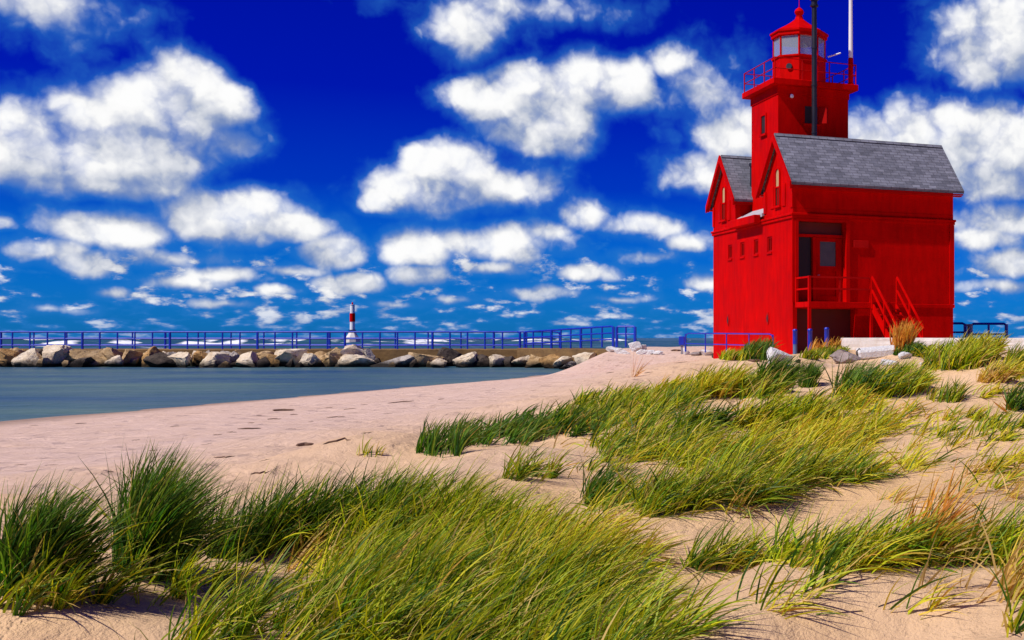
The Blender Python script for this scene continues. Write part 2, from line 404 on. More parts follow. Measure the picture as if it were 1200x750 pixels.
# ------------------------------------------------------------------ ground
_nr = np.random.default_rng(3)
WAVES = [( _nr.uniform(0, 2*math.pi), _nr.uniform(0, 2*math.pi), L, a) for L, a in
         [(7, .05), (5.2, .05), (3.7, .045), (2.9, .04), (2.2, .032), (1.6, .022), (1.2, .015), (.8, .008), (.55, .006), (.4, .004)]]
MOUNDS = []      # x, y, radius x, radius y, height
def smooth01(a, b, x):
    t = np.clip((x-a)/(b-a), 0, 1); return t*t*(3-2*t)
def terrain(X, Y):
    X, Y = np.asarray(X, float), np.asarray(Y, float)
    xs = np.interp(Y, [-50, 10, 25, 36, 44, 51, 60, 70], [-24, -19, -17.4, -16.0, -15.2, -14.2, -14.2, -14.6])
    d = X - xs
    k = 1 + 1.0*smooth01(18, 45, Y)
    k = np.where(d > 0, k, 1)
    z = np.interp(d*k, [-400, -40, -10, 0, 4, 8, 12, 14.5, 16, 18, 22, 30, 60, 400], [-4, -2.2, -.5, 0, .15, .28, .44, .60, .72, .86, 1.02, 1.18, 1.5, 2.2])
    z = np.where(d > .3, np.maximum(z, 1.20*smooth01(.3, 3.2, d)*smooth01(47, 60, Y)), z)
    dune = smooth01(9.5, 15, d)*(1-.75*smooth01(32, 44, Y))
    n_ = 0
    for th, ph, L, a in WAVES:
        n_ = n_ + a*np.sin((X*math.cos(th)+Y*math.sin(th))*2*math.pi/L + ph + .8*np.sin(X*.9/L*3+ph))
    z = z + n_*(dune*1.25 + .20*smooth01(1, 6, d))
    for mx, my, rx, ry, h in MOUNDS:
        z = z + h*np.exp(-((X-mx)/rx)**2 - ((Y-my)/ry)**2)
    far = smooth01(70, 77, Y)                 # the shore drops into the lake behind the pier
    return z*(1-far) + (-3.0)*far
YS = np.geomspace(2.2, 74, 1600)
def at(px, py):
    """ground point under a pixel of the photograph (used to read places off the photo)"""
    Xs = (px-CX)/FPX*YS; Zs = ZC - (py-CY)/FPX*YS
    below = np.nonzero(Zs < terrain(Xs, YS))[0]
    i = below[0] if len(below) else len(YS)-1
    return Xs[i], YS[i], float(terrain(Xs[i], YS[i]))
def atv(px, py):
    px, py = np.asarray(px, float), np.asarray(py, float); out = np.zeros((len(px), 3)); YC = YS[::8]
    for s in range(0, len(px), 4000):
        a, b_ = px[s:s+4000, None], py[s:s+4000, None]
        def first(Y):
            Xs = (a-CX)/FPX*Y; Zs = ZC - (b_-CY)/FPX*Y
            hit = Zs < terrain(Xs, Y); return np.where(hit.any(1), hit.argmax(1), Y.shape[1]-1)
        n_ = len(a); i = first(np.broadcast_to(YC[None], (n_, len(YC))))
        y0 = YC[np.maximum(i-1, 0)]; y1 = YC[i]
        Y2 = y0[:, None] + (y1-y0)[:, None]*np.linspace(0, 1, 9)[None]
        y = Y2[np.arange(n_), first(Y2)]
        out[s:s+4000, 0] = (a[:, 0]-CX)/FPX*y; out[s:s+4000, 1] = y
    out[:, 2] = terrain(out[:, 0], out[:, 1]); return out
for px, py, rx, ry, h in [(1010, 705, .55, .5, .10), (960, 610, 1.0, .7, .12), (820, 540, 1.6, 1.6, .16), (650, 500, 1.6, 1.4, .10), (930, 480, 2, 2.5, .12),
                          (180, 650, .5, .5, .12), (50, 680, .5, .5, .10), (420, 640, .9, .6, .08), (1130, 432, 1.2, 1.5, .16), (1030, 460, 1.5, 1.6, .12), (885, 414, 1.0, 1.0, .18), (1040, 410, 3.0, 2.5, -.16)]:
    q = at(px, py); MOUNDS.append((q[0], q[1], rx, ry, h))
def axis(segs):
    out = []
    for a, b_, n_ in segs: out += list(np.linspace(a, b_, n_, endpoint=False))
    return np.array(out + [segs[-1][1]])
gx = axis([(-3000, -200, 8), (-200, -40, 20), (-40, -18, 40), (-18, -6, 90), (-6, 4, 200), (4, 14, 60), (14, 60, 30), (60, 3000, 14)])
gy = axis([(-400, -20, 12), (-20, 2, 30), (2, 9, 160), (9, 20, 140), (20, 48, 150), (48, 80, 80), (80, 200, 8), (200, 9000, 6)])
GX, GY = np.meshgrid(gx, gy)
GZ = terrain(GX, GY); ny, nx = GX.shape
idx = np.arange(ny*nx).reshape(ny, nx)
quads = np.stack([idx[:-1, :-1], idx[:-1, 1:], idx[1:, 1:], idx[1:, :-1]], -1).reshape(-1, 4)
tag(link(fast_mesh('sand_ground', np.stack([GX, GY, GZ], -1).reshape(-1, 3), quads, M['sand'])), kind='structure')

# sheltered water in front of the pier, with long low ripples
wx = axis([(-300, -70, 30), (-70, -8, 200)]); wy = axis([(-60, 8, 20), (8, 76.0, 220)])
WX, WY = np.meshgrid(wx, wy)
WZ = .012*np.sin(WX*.5+WY*1.9) + .010*np.sin(-WX*.35+WY*1.1+1) + .008*np.sin(WX*.9+WY*2.7+2)
ny, nx = WX.shape; idx = np.arange(ny*nx).reshape(ny, nx)
quads = np.stack([idx[:-1, :-1], idx[:-1, 1:], idx[1:, 1:], idx[1:, :-1]], -1).reshape(-1, 4)
tag(link(fast_mesh('sheltered_water', np.stack([WX, WY, WZ], -1).reshape(-1, 3), quads, M['lagoon'])), kind='structure')
# open lake with breaking rollers
lx = axis([(-9000, -420, 16), (-420, -300, 20), (-300, 60, 240), (60, 300, 20), (300, 9000, 16)]); ly = axis([(76.0, 90, 6), (90, 330, 330), (330, 600, 90), (600, 1500, 30), (1500, 15000, 20)])
LX, LY = np.meshgrid(lx, ly)
def vnoise(x, y, seed):
    r = np.random.default_rng(seed); T = r.random((256, 256))
    xi, yi = np.floor(x).astype(int), np.floor(y).astype(int); fx, fy = x-xi, y-yi
    fx, fy = fx*fx*(3-2*fx), fy*fy*(3-2*fy)
    g_ = lambda i, j: T[i % 256, j % 256]
    return (g_(xi, yi)*(1-fx)+g_(xi+1, yi)*fx)*(1-fy) + (g_(xi, yi+1)*(1-fx)+g_(xi+1, yi+1)*fx)*fy
ph = (LY + 9*vnoise(LX/40, LY/60, 1) + 3*vnoise(LX/11, LY/20, 2))*2*math.pi/21
cr = (.5+.5*np.sin(ph))**3
amp = vnoise(LX/9, np.floor(LY/21)*1.7, 5)
leftside = smooth01(-20, -110, LX)
amp = np.clip(amp*1.5-.45, 0, 1)*(.55+1.0*leftside)
fade = smooth01(84, 105, LY)*(1-smooth01(420, 620, LY))
LZ = cr*amp*1.25*fade - .02 + .1*(vnoise(LX/3, LY/2, 9)-.5)*fade
foam = np.clip((LZ-.66)*2.6, 0, 1)*np.clip(vnoise(LX/3, LY/6, 31)*3.4-1.6, 0, 1) + np.clip(vnoise(LX/14, LY/5, 12)*2.2-1.95, 0, .4)*(LY < 600)
ny, nx = LX.shape; idx = np.arange(ny*nx).reshape(ny, nx)
quads = np.stack([idx[:-1, :-1], idx[:-1, 1:], idx[1:, 1:], idx[1:, :-1]], -1).reshape(-1, 4)
tag(link(fast_mesh('lake_water', np.stack([LX, LY, LZ], -1).reshape(-1, 3), quads, M['lake'], {'foam': np.clip(foam, 0, 1).ravel()})), kind='structure')

# ------------------------------------------------------------------ lighthouse (local x runs along the entrance front, local y along the gabled side)
PHI = math.atan2(.421, .907); ZB = 1.0
LH = tag(empty('lighthouse', (-2.135, 44.0, ZB), PHI), 'red lighthouse with twin grey gable roofs and a square lantern tower', 'lighthouse')
W_, L_ = 8.76, 6.475
def Z(z): return z - ZB
def shell(mb, org, ua, wd, ht, inward, holes, depth, lines_u=()):
    """a wall face from org along ua (width) and up z, with rectangular holes (u0,u1,z0,z1) that go depth inward"""
    org, ua, inward = Vector(org), Vector(ua), Vector(inward)
    us = sorted({0, wd, *[h[0] for h in holes], *[h[1] for h in holes], *lines_u}); zs = sorted({0, ht, *[h[2] for h in holes], *[h[3] for h in holes]})
    P_ = lambda u, z, d=0.: mb.b.verts.new(org + ua*u + Vector((0, 0, z)) + inward*d)
    for i in range(len(us)-1):
        for j in range(len(zs)-1):
            cu, cz = (us[i]+us[i+1])/2, (zs[j]+zs[j+1])/2
            if any(h[0] < cu < h[1] and h[2] < cz < h[3] for h in holes): continue
            mb.b.faces.new((P_(us[i], zs[j]), P_(us[i+1], zs[j]), P_(us[i+1], zs[j+1]), P_(us[i], zs[j+1])))
    for h in holes:
        u0, u1, z0, z1 = h
        c = [(u0, z0), (u1, z0), (u1, z1), (u0, z1)]
        for k in range(4):
            a, b_ = c[k], c[(k+1) % 4]
            mb.b.faces.new((P_(*a), P_(*b_), P_(*b_, depth), P_(*a, depth)))
        mb.b.faces.new([P_(*q, depth) for q in c])
# body: four faces up to the string course, front with the entrance bay, side with four small windows
HB = 6.3
WIN_S = (2.26, 3.69, 5.21, 6.67)
mb = MB()
shell(mb, (0, 0, Z(.3)), (1, 0, 0), L_, HB-.3, (0, 1, 0), [(.20, 2.05, 2.95-.3, 5.85-.3), (.16, 2.42, .2, 2.74-.3)], .42)
shell(mb, (0, 0, Z(.3)), (0, 1, 0), W_, HB-.3, (1, 0, 0), [(s-.23, s+.23, 4.87-.3, 5.44-.3) for s in WIN_S], .13)
shell(mb, (L_, 0, Z(.3)), (0, 1, 0), W_, HB-.3, (-1, 0, 0), [], 0)
shell(mb, (0, W_, Z(.3)), (1, 0, 0), L_, HB-.3, (0, -1, 0), [], 0)
mb.b.faces.new([mb.b.verts.new(p) for p in ((0, 0, Z(HB)), (L_, 0, Z(HB)), (L_, W_, Z(HB)), (0, W_, Z(HB)))])
wall = mb.build('wall', M['red'], LH)
for s in WIN_S:
    wd = MB().box(.085, .125, s-.2295, s+.2295, Z(4.871), Z(5.439)).build('window', M['glass'], LH)
    f = MB()
    for y0, y1, z0, z1 in ((s-.225, s-.175, 4.875, 5.435), (s+.175, s+.225, 4.875, 5.435), (s-.175, s+.175, 4.875, 4.93), (s-.175, s+.175, 5.38, 5.435), (s-.02, s+.02, 4.93, 5.38)):
        f.box(.035, .084, y0, y1, Z(z0), Z(z1))
    f.build('frame', M['red_dark'], wd)
    MB().box(-.05, .03, s-.27, s+.27, Z(4.80), Z(4.868)).build('sill', M['red'], wd)
for s in (2.43, 6.87):
    v_ = MB()
    v_.prism([(s-.15, Z(2.42)), (s-.06, Z(2.20)), (s+.06, Z(2.20)), (s+.15, Z(2.42)), (s+.06, Z(2.64)), (s-.06, Z(2.64))], 'x', -.03, .02)
    v_ = v_.build('vent', M['red_dark'], LH)
    MB().prism([(s-.08, Z(2.42)), (s-.03, Z(2.28)), (s+.03, Z(2.28)), (s+.08, Z(2.42)), (s+.03, Z(2.56)), (s-.03, Z(2.56))], 'x', -.036, -.031).build('vent_hole', M['dark_inside'], v_)
# string course, water table, corner boards
mb = MB(); e = .09
mb.prism([(-e, -e), (L_+e, -e), (L_+e, W_+e), (-e, W_+e)], 'z', Z(6.03), Z(6.12)); mb.build('belt_course', M['red'], LH, .02)
mb = MB(); e = .055
mb.prism([(-e, -e), (L_+e, -e), (L_+e, W_+e), (-e, W_+e)], 'z', Z(5.93), Z(6.027)); mb.build('belt_moulding', M['red'], LH, .01)
MB().box(3.46, L_+.05, -.05, -.003, Z(2.82), Z(2.95)).build('water_table', M['red'], LH, .015)
MB().box(L_-.16, L_+.03, -.035, -.002, Z(2.96), Z(5.92)).build('corner_board', M['red'], LH)
MB().box(-.03, .10, -.035, -.002, Z(2.96), Z(5.92)).build('corner_board', M['red'], LH)
MB().box(.165, 2.415, .395, .417, Z(.505), Z(2.735)).build('undercroft_shade', M['maroon'], LH)  # no door: added dark panel that paints shade into the recess under the deck
# entrance bay
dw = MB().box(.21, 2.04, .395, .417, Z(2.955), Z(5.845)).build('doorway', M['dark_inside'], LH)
fr = MB()
fr.box(.08, .20, -.06, -.003, Z(2.96), Z(5.99-.14)); fr.box(2.05, 2.20, -.06, -.003, Z(2.96), Z(5.85)); fr.box(.08, 2.20, -.062, -.003, Z(5.851), Z(5.925))
fr.build('frame', M['red'], dw)
post = MB().box(.86, .98, .20, .394, Z(2.96), Z(5.3)).build('mullion', M['red'], dw)
MB().box(.21, 2.04, .22, .394, Z(5.301), Z(5.40)).build('transom_bar', M['red'], dw)
MB().box(.22, .855, .30, .394, Z(2.96), Z(3.83)).build('side_panel', M['red_dark'], dw)
MB().box(.22, .855, .34, .394, Z(3.832), Z(5.295)).build('sidelight', M['glass'], dw)
MB().box(.22, 2.03, .34, .394, Z(5.405), Z(5.84)).build('transom_panel', M['maroon'], dw)
door = MB()
for x0, x1, z0, z1 in ((.985, 1.17, 2.97, 5.29), (1.80, 2.03, 2.97, 5.29), (1.17, 1.80, 5.16, 5.29), (1.17, 1.80, 2.97, 3.2), (1.17, 1.80, 4.10, 4.28)):
    door.box(x0, x1, .29, .35, Z(z0), Z(z1))
door.box(1.17, 1.80, .325, .35, Z(3.2), Z(4.10))
door = door.build('door', M['red'], LH)
MB().box(1.165, 1.805, .33, .345, Z(4.28), Z(5.16)).build('door_pane', M['door_glass'], door)
MB().tube([(1.08, .28, Z(3.95)), (1.08, .24, Z(3.95)), (1.14, .24, Z(3.95))], .015, 6).build('handle', M['grey'], door)
MB().box(2.35, 2.95, -.05, -.003, Z(4.95), Z(5.22)).build('wall_plate', M['red_dark'], LH, .01)
# two gabled roofs, each over its own gable
RZ, EZ, HW = 9.08, 7.18, 1.70
def gable(sc):
    sl = (RZ-EZ)/HW
    top = lambda d: RZ - abs(d)*sl
    # end walls and side walls of the upper storey as one shell
    g_ = MB(); th = .19
    pts = [(sc-1.4, Z(HB-.02)), (sc+1.4, Z(HB-.02)), (sc+1.4, Z(top(1.4)-th)), (sc, Z(RZ-th)), (sc-1.4, Z(top(1.4)-th))]
    inset = .004
    g_.prism(pts, 'x', inset, L_-inset)
    gb = g_.build('gable', M['red'], LH)
    rf = MB()
    rf.prism([(sc-HW, Z(EZ)), (sc, Z(RZ)), (sc+HW, Z(EZ)), (sc+HW-.02, Z(EZ-.10)), (sc, Z(RZ-.15)), (sc-HW+.02, Z(EZ-.10))], 'x', -.18, L_+.30)
    rf = rf.build('roof', M['shingle'], LH)
    for sg in (-1, 1):      # bargeboards and eave fascias
        MB().prism([(sc+sg*(HW+.02), Z(EZ-.26)), (sc+sg*(HW+.02), Z(EZ+.0)), (sc, Z(RZ+.02)), (sc, Z(RZ-.27))], 'x', -.24, -.183).build('bargeboard', M['red'], rf)
        MB().prism([(sc+sg*(HW-.02), Z(EZ-.24)), (sc+sg*(HW-.02), Z(EZ-.105)), (sc, Z(RZ-.16)), (sc, Z(RZ-.30))], 'x', -.178, -.10).build('rake_moulding', M['red'], rf)
        MB().box(-.175, L_+.28, min(sc+sg*(HW-.09), sc+sg*(HW-.03)), max(sc+sg*(HW-.09), sc+sg*(HW-.03)), Z(EZ-.165), Z(EZ-.112)).build('fascia', M['red_dark'], rf)
        MB().box(-.14, L_+.26, min(sc+sg*1.405, sc+sg*(HW-.095)), max(sc+sg*1.405, sc+sg*(HW-.095)), Z(EZ-.21), Z(EZ-.17)).build('soffit', M['red_dark'], rf)
    MB().prism([(sc-.10, Z(RZ-.065)), (sc, Z(RZ+.045)), (sc+.10, Z(RZ-.065)), (sc, Z(RZ+.012))], 'x', -.15, L_+.28).build('ridge_cap', M['shingle'], rf)
    # tall arched window: pale blind above, dark sash below
    arch = [(sc-.17, Z(7.17))] + [(sc-.17*math.cos(a), Z(7.66)+.17*math.sin(a)) for a in np.linspace(0, math.pi, 9)] + [(sc+.17, Z(7.17))]
    wn = MB().prism(arch, 'x', -.012, .02).build('window', M['tan_blind'], gb)
    MB().box(-.014, .02, sc-.17, sc+.17, Z(6.52), Z(7.165)).build('lower_sash', M['glass'], wn)
    fm = MB()
    fm.box(-.05, .001, sc-.235, sc-.172, Z(6.50), Z(7.66)); fm.box(-.05, .001, sc+.172, sc+.235, Z(6.50), Z(7.66)); fm.box(-.035, .001, sc-.02, sc+.02, Z(6.52), Z(7.15)); fm.box(-.045, .001, sc-.17, sc+.17, Z(7.14), Z(7.19))
    oa = [(sc-.235*math.cos(a), Z(7.661)+.235*math.sin(a)) for a in np.linspace(0, math.pi, 9)]; ia = [(sc-.172*math.cos(a), Z(7.661)+.172*math.sin(a)) for a in np.linspace(math.pi, 0, 9)]
    fm.prism(oa + ia, 'x', -.05, .001)
    fm.build('frame', M['red'], wn)
    MB().box(-.08, .001, sc-.30, sc+.30, Z(6.42), Z(6.495)).build('sill', M['red'], wn)
    for sg in (-1, 1):
        a, c = sorted((sc+sg*.42, sc+sg*.72)); MB().box(-.03, .001, a, c, Z(6.42), Z(7.24)).build('shutter', M['red'], gb, .012)
    # corner pilasters of the upper storey
    for sg in (-1, 1):
        a, c = sorted((sc+sg*1.20, sc+sg*1.425)); MB().box(-.035, .001, a, c, Z(6.31), Z(7.12)).build('pilaster', M['red'], gb)
    return rf
gable(1.4); gable(W_-1.4)
# low roof between the gables, its projecting gutter box
MB().prism([(-.10, Z(6.34)), (.66, Z(6.74)), (L_-.2, Z(6.74)), (L_-.2, Z(6.60)), (.66, Z(6.60)), (-.10, Z(6.22))], 'y', 2.805, W_-2.805).build('valley_roof', M['pale_roof'], LH)
MB().box(-.36, -.103, 2.95, W_-3.0, Z(5.99), Z(6.30)).build('gutter_box', M['red'], LH, .02)
# tower
T0, T1, S0, S1 = .604, 3.50, 2.94, 5.82
mb = MB(); mb.box(T0, T1, S0, S1, Z(6.4), Z(11.2)); tower = mb.build('tower', M['red'], LH)
MB().prism([(T0-.035, S0-.035), (T1+.035, S0-.035), (T1+.035, S1+.035), (T0-.035, S1+.035)], 'z', Z(10.88), Z(11.196)).build('frieze', M['red'], tower)
sc = 4.42
w1 = MB().box(T0-.012, T0+.02, sc-.22, sc+.22, Z(9.62), Z(10.28)).build('tower_window', M['dark_inside'], LH)
fm = MB()
for y0, y1, z0, z1 in ((sc-.30, sc-.222, 9.58, 10.36), (sc+.222, sc+.30, 9.58, 10.36), (sc-.222, sc+.222, 10.284, 10.36)): fm.box(T0-.05, T0+.001, y0, y1, Z(z0), Z(z1))
fm.build('frame', M['red'], w1)
MB().box(T0-.09, T0+.001, sc-.34, sc+.34, Z(9.50), Z(9.577)).build('sill', M['red'], w1)
tc_ = 1.95
w2 = MB().box(tc_-.26, tc_+.26, S0-.012, S0+.02, Z(9.85), Z(10.50)).build('tower_window', M['dark_inside'], LH)
MB().box(tc_-.34, tc_+.34, S0-.09, S0+.001, Z(9.76), Z(9.84)).build('sill', M['red'], w2)
MB().bar((tc_+.30, S0-.02, Z(10.17)), (tc_+.60, S0-.22, Z(10.17)), .035, .60).build('shutter', M['red_dark'], w2)
MB().lathe([(.001, Z(10.74)), (.06, Z(10.76)), (.075, Z(10.82)), (.05, Z(10.88)), (.001, Z(10.9))], T0+.52, S0-.08, 10).build('wall_lamp', M['white'], LH, 0, True)
# gallery deck with railing
O = .30
gal = MB().prism([(T0-O, S0-O), (T1+O, S0-O), (T1+O, S1+O), (T0-O, S1+O)], 'z', Z(11.2), Z(11.43)).build('gallery', M['red'], LH, .02)
O2 = .22; cs = [(T0-O2, S0-O2), (T1+O2, S0-O2), (T1+O2, S1+O2), (T0-O2, S1+O2)]
for zz_ in (11.80, 12.20):
    r_ = MB()
    for k in range(4):
        a, c = cs[k], cs[(k+1) % 4]; r_.tube([(*a, Z(zz_)), (*c, Z(zz_))], .018, 6)
    r_.build('rail', M['red_dark'], gal)
for k in range(4):
    a, c = cs[k], cs[(k+1) % 4]
    for j in range(3):
        f = j/3; x_, y_ = a[0]+(c[0]-a[0])*f, a[1]+(c[1]-a[1])*f
        MB().tube([(x_, y_, Z(11.42)), (x_, y_, Z(12.215))], .025, 6).build('post', M['red_dark'], gal)
# lantern: octagonal parapet, glazing, roof, ball
LC = ((T0+T1)/2, (S0+S1)/2); off = R(22.5)
lan = MB().lathe([(1.04, Z(11.425)), (1.04, Z(12.50)), (1.09, Z(12.52)), (1.09, Z(12.585))], *LC, 8, off).build('lantern', M['red'], LH)
for k in range(8):
    a0, a1 = off + k*math.pi/4, off + (k+1)*math.pi/4
    pa, pb = [(LC[0]+1.0*math.cos(a), LC[1]+1.0*math.sin(a)) for a in (a0, a1)]
    MB().bar((*pa, Z(12.97)), (*pb, Z(12.97)), .02, .76).build('pane', M['lantern_glass'], lan)
    MB().tube([(pa[0], pa[1], Z(12.58)), (pa[0], pa[1], Z(13.36))], .042, 6).build('glazing_bar', M['red'], lan)
MB().lathe([(.001, Z(13.28)), (.9, Z(13.28)), (.9, Z(13.25)), (.001, Z(13.25))], *LC, 8, off).build('ceiling', M['grey'], lan)
MB().lathe([(.10, Z(12.58)), (.30, Z(12.72)), (.34, Z(12.95)), (.30, Z(13.12)), (.10, Z(13.245))], *LC, 12).build('lens', M['lantern_glass'], lan, 0, True)
MB().lathe([(1.02, Z(13.33)), (1.10, Z(13.36)), (1.10, Z(13.46)), (1.15, Z(13.50)), (1.15, Z(13.57)), (.72, Z(13.80)), (.36, Z(14.02)), (.17, Z(14.16)), (.14, Z(14.25))], *LC, 8, off).build('lantern_roof', M['red'], lan)
MB().lathe([(.11, Z(14.22)), (.15, Z(14.27)), (.10, Z(14.30)), (.155, Z(14.35)), (.19, Z(14.44)), (.155, Z(14.53)), (.07, Z(14.60)), (.02, Z(14.63)), (.012, Z(14.95))], *LC, 16).build('ball_finial', M['red'], lan, 0, True)
va = off + 5*math.pi/4 - math.pi/8 - math.pi/4
ap = 1.04*math.cos(math.pi/8)
vx, vy = LC[0] + ap*math.cos(math.pi) , LC[1] - .1
MB().tube([(LC[0]-ap*math.cos(math.pi/4)-.0, LC[1]-ap*math.sin(math.pi/4)+.0, Z(12.12)), (LC[0]-ap*math.cos(math.pi/4)-.05, LC[1]-ap*math.sin(math.pi/4)-.05, Z(12.12))], .12, 12).build('vent_cap', M['black'], lan)
MB().tube([(LC[0]+.9, LC[1]-.75, Z(12.62)), (LC[0]+1.35, LC[1]-.95, Z(12.78))], .03, 6).build('sensor_arm', M['white'], lan)
# white flagpole in a red sleeve on the gallery's front corner, black flue in front of the tower
fx, fy = T1+.06, S0-.10
fp = MB().tube([(fx, fy, Z(12.45)), (fx, fy, Z(16.9))], [.085, .06], 12).build('flagpole', M['white'], LH, 0, True)
MB().lathe([(.13, Z(11.425)), (.13, Z(11.5)), (.10, Z(11.52)), (.10, Z(12.45)), (.085, Z(12.48))], fx, fy, 12).build('pole_sleeve', M['red'], fp, 0, True)
MB().lathe([(.09, Z(16.9)), (.13, Z(16.98)), (.09, Z(17.06)), (.001, Z(17.08))], fx, fy, 10).build('pole_ball', M['white'], fp, 0, True)
px_, py_ = 1.90, 2.52
fl = MB().tube([(px_, py_, Z(7.5)), (px_, py_, Z(14.22))], .10, 14).build('flue_pipe', M['black'], LH, 0, True)
MB().lathe([(.105, Z(14.16)), (.16, Z(14.20)), (.16, Z(14.26)), (.12, Z(14.28)), (.12, Z(14.42)), (.20, Z(14.46)), (.001, Z(14.56))], px_, py_, 14).build('flue_cap', M['black'], fl, 0, True)
for zz_ in (9.4, 11.2, 12.6):
    MB().lathe([(.101, Z(zz_)), (.115, Z(zz_)), (.115, Z(zz_+.06)), (.101, Z(zz_+.06))], px_, py_, 14).build('collar', M['black'], fl)
MB().lathe([(.07, Z(7.6)), (.07, Z(8.55)), (.11, Z(8.56)), (.11, Z(8.68)), (.001, Z(8.7))], .75, 6.2, 10).build('vent_stack', M['black'], LH)
# porch deck on posts with railing
pd = MB().box(.05, 3.43, -1.32, -.065, Z(2.76), Z(2.95)).build('porch', M['red'], LH, .01)
for x_, y_ in ((.10, -1.27), (2.46, -1.27), (3.38, -1.27)):
    MB().box(x_-.05, x_+.05, y_-.05, y_+.05, Z(.6), Z(2.757)).build('support_post', M['red'], pd)
for x_, y_ in ((.10, -1.27), (2.44, -1.27), (.10, -.12)):
    MB().box(x_-.045, x_+.045, y_-.045, y_+.045, Z(2.951), Z(3.84)).build('rail_post', M['red'], pd)
for zz_ in (3.40, 3.80):
    r_ = MB(); r_.box(.147, 2.393, -1.30, -1.24, Z(zz_-.03), Z(zz_+.03)); r_.build('rail', M['red_dark'], pd)
    r_ = MB(); r_.box(.07, .13, -1.223, -.167, Z(zz_-.03), Z(zz_+.03)); r_.build('rail', M['red'], pd)
for x_ in (1.25,):
    MB().box(x_-.035, x_+.035, -1.29, -1.25, Z(2.951), Z(3.768)).build('rail_post', M['red_dark'], pd)
# stairs down towards the sand
st = MB()
RUN, TOPZ, BOTZ = 2.05, 2.93, 1.05
Y0, Y1 = -1.33, -1.33-RUN
def sy(f): return Y0 + (Y1-Y0)*f
def sz(f): return TOPZ + (BOTZ-TOPZ)*f
for x_ in (2.50, 3.40):
    st.prism([(sy(0), Z(sz(0)-.34)), (sy(0), Z(sz(0)-.02)), (sy(1), Z(sz(1)+.06)), (sy(1), Z(sz(1)-.26))], 'x', x_-.03, x_+.03)
st = st.build('staircase', M['red'], LH)
for k in range(1, 9):
    f = k/9; MB().box(2.535, 3.365, sy(f)-.13, sy(f)+.12, Z(sz(f)-.03), Z(sz(f)+.01)).build('tread', M['red_dark'], st)
for x_ in (2.46, 3.44):
    for h_ in (.45, .92):
        MB().bar((x_, sy(0), Z(sz(0)+h_)), (x_, sy(.98), Z(sz(.98)+h_)), .05, .065).build('handrail', M['red'], st)
    for f in (.0, .48, .96):
        MB().box(x_-.03, x_+.03, sy(f)-.03, sy(f)+.03, Z(sz(f)-.2), Z(sz(f)+.89)).build('baluster', M['red'], st)

# ------------------------------------------------------------------ pier, railings, beacon
PZ = 1.03
pier = MB()
pier.prism([(-130, 74.6), (-19.5, 74.6), (-12.2, 66.2), (-11.6, 67), (-11.6, 79), (-130, 79)], 'z', -2.5, PZ)
tag(pier.build('pier', M['pier'], None, .04), 'long low brown pier wall behind the breakwater boulders', 'pier')
def railing(name, label, pts, h, zs, mat, spacing=1.05, gaps=5, r=.05, low=(.52, .24)):
    """railing along ground points: top rail with rounded ends, lower rails, posts"""
    root = tag(empty(name, pts[0]), label, 'railing')
    O3 = Vector(pts[0])
    tot = []
    for a, c in zip(pts, pts[1:]):
        a, c = Vector(a), Vector(c); n_ = max(1, round((c-a).length/spacing))
        tot += [a + (c-a)*(i/n_) for i in range(n_)]
    tot.append(Vector(pts[-1])); tot = [p - O3 for p in tot]
    U = Vector((0, 0, 1))
    MB().tube([tot[0]+U*(h-.12)] + [tot[0]+U*(h-.04)+(tot[1]-tot[0])*.05] + [tot[0]+U*h+(tot[1]-tot[0])*.15] + [p+U*h for p in tot[1:-1]] + [tot[-1]+U*h-(tot[-1]-tot[-2])*.15, tot[-1]+U*(h-.04)-(tot[-1]-tot[-2])*.05, tot[-1]+U*(h-.12)], r).build('top_rail', mat, root)
    for f in zs: MB().tube([p+U*f for p in tot], r*.8).build('rail', mat, root)
    for i, p in enumerate(tot):
        MB().tube([p-U*.05, p+U*(h-.02)], r if i % gaps else r*1.5, 6).build('post', mat, root)
    return root
railing('pier_railing', 'blue railing along the near edge of the long pier', [(-62, 74.9, PZ), (-20.0, 74.9, PZ)], 1.03, (.22, .62), M['blue'])
railing('pier_railing', 'blue railing along the far lake edge of the long pier', [(-64, 78.6, PZ), (-18.5, 78.6, PZ)], 1.06, (.24, .66), M['blue'], 2.1)
railing('ramp_railing', 'blue railing rising along the sloped ramp at the end of the pier', [(-19.7, 74.8, PZ+.0), (-12.5, 65.0, 1.28)], 1.03, (.34, .68), M['blue'], 1.3, 3)
railing('end_railing', 'short detached blue railing just past the ramp end', [(-12.05, 63.6, 1.28), (-11.05, 63.2, 1.28)], 1.0, (.62,), M['blue'], .5, 2)
tag(MB().prism([(-20.1, 74.59), (-12.3, 64.4), (-11.7, 65.2), (-16, 74.55)], 'z', .0, 1.10).build('ramp', M['pier'], None, .03), 'brown sloped ramp wall at the shore end of the pier', 'ramp')
g1 = terrain(4.2, 53); 
railing('shore_railing', 'blue railing behind the lighthouse beside its far wall corner', [(3.2, 53.2, 1.2), (4.75, 53, 1.2), ], 1.12, (.35, .74), M['blue'], 1.0, 2)
railing('shore_railing', 'blue railing standing free behind the white concrete wall', [(5.0, 53, 1.2), (6.45, 52.6, 1.2)], 1.10, (.35, .66), M['blue'], .8, 2)
tag(MB().lathe([(.10, 0), (.10, 1.05), (.13, 1.06), (.13, 1.12), (.001, 1.14)], 0, 0, 10).build('post_stub', M['grey'], None, 0, True), 'grey metal post between two blue railings behind the lighthouse', 'post').location = (4.88, 52.4, 1.15)
a_, c_ = (-6.45, 48.0), (-2.72, 42.3)
railing('yard_railing', 'low blue railing in front of the red gabled wall', [(*a_, 1.22), (*c_, 1.17)], .66, (.26,), M['blue'], 1.75, 9, .024)
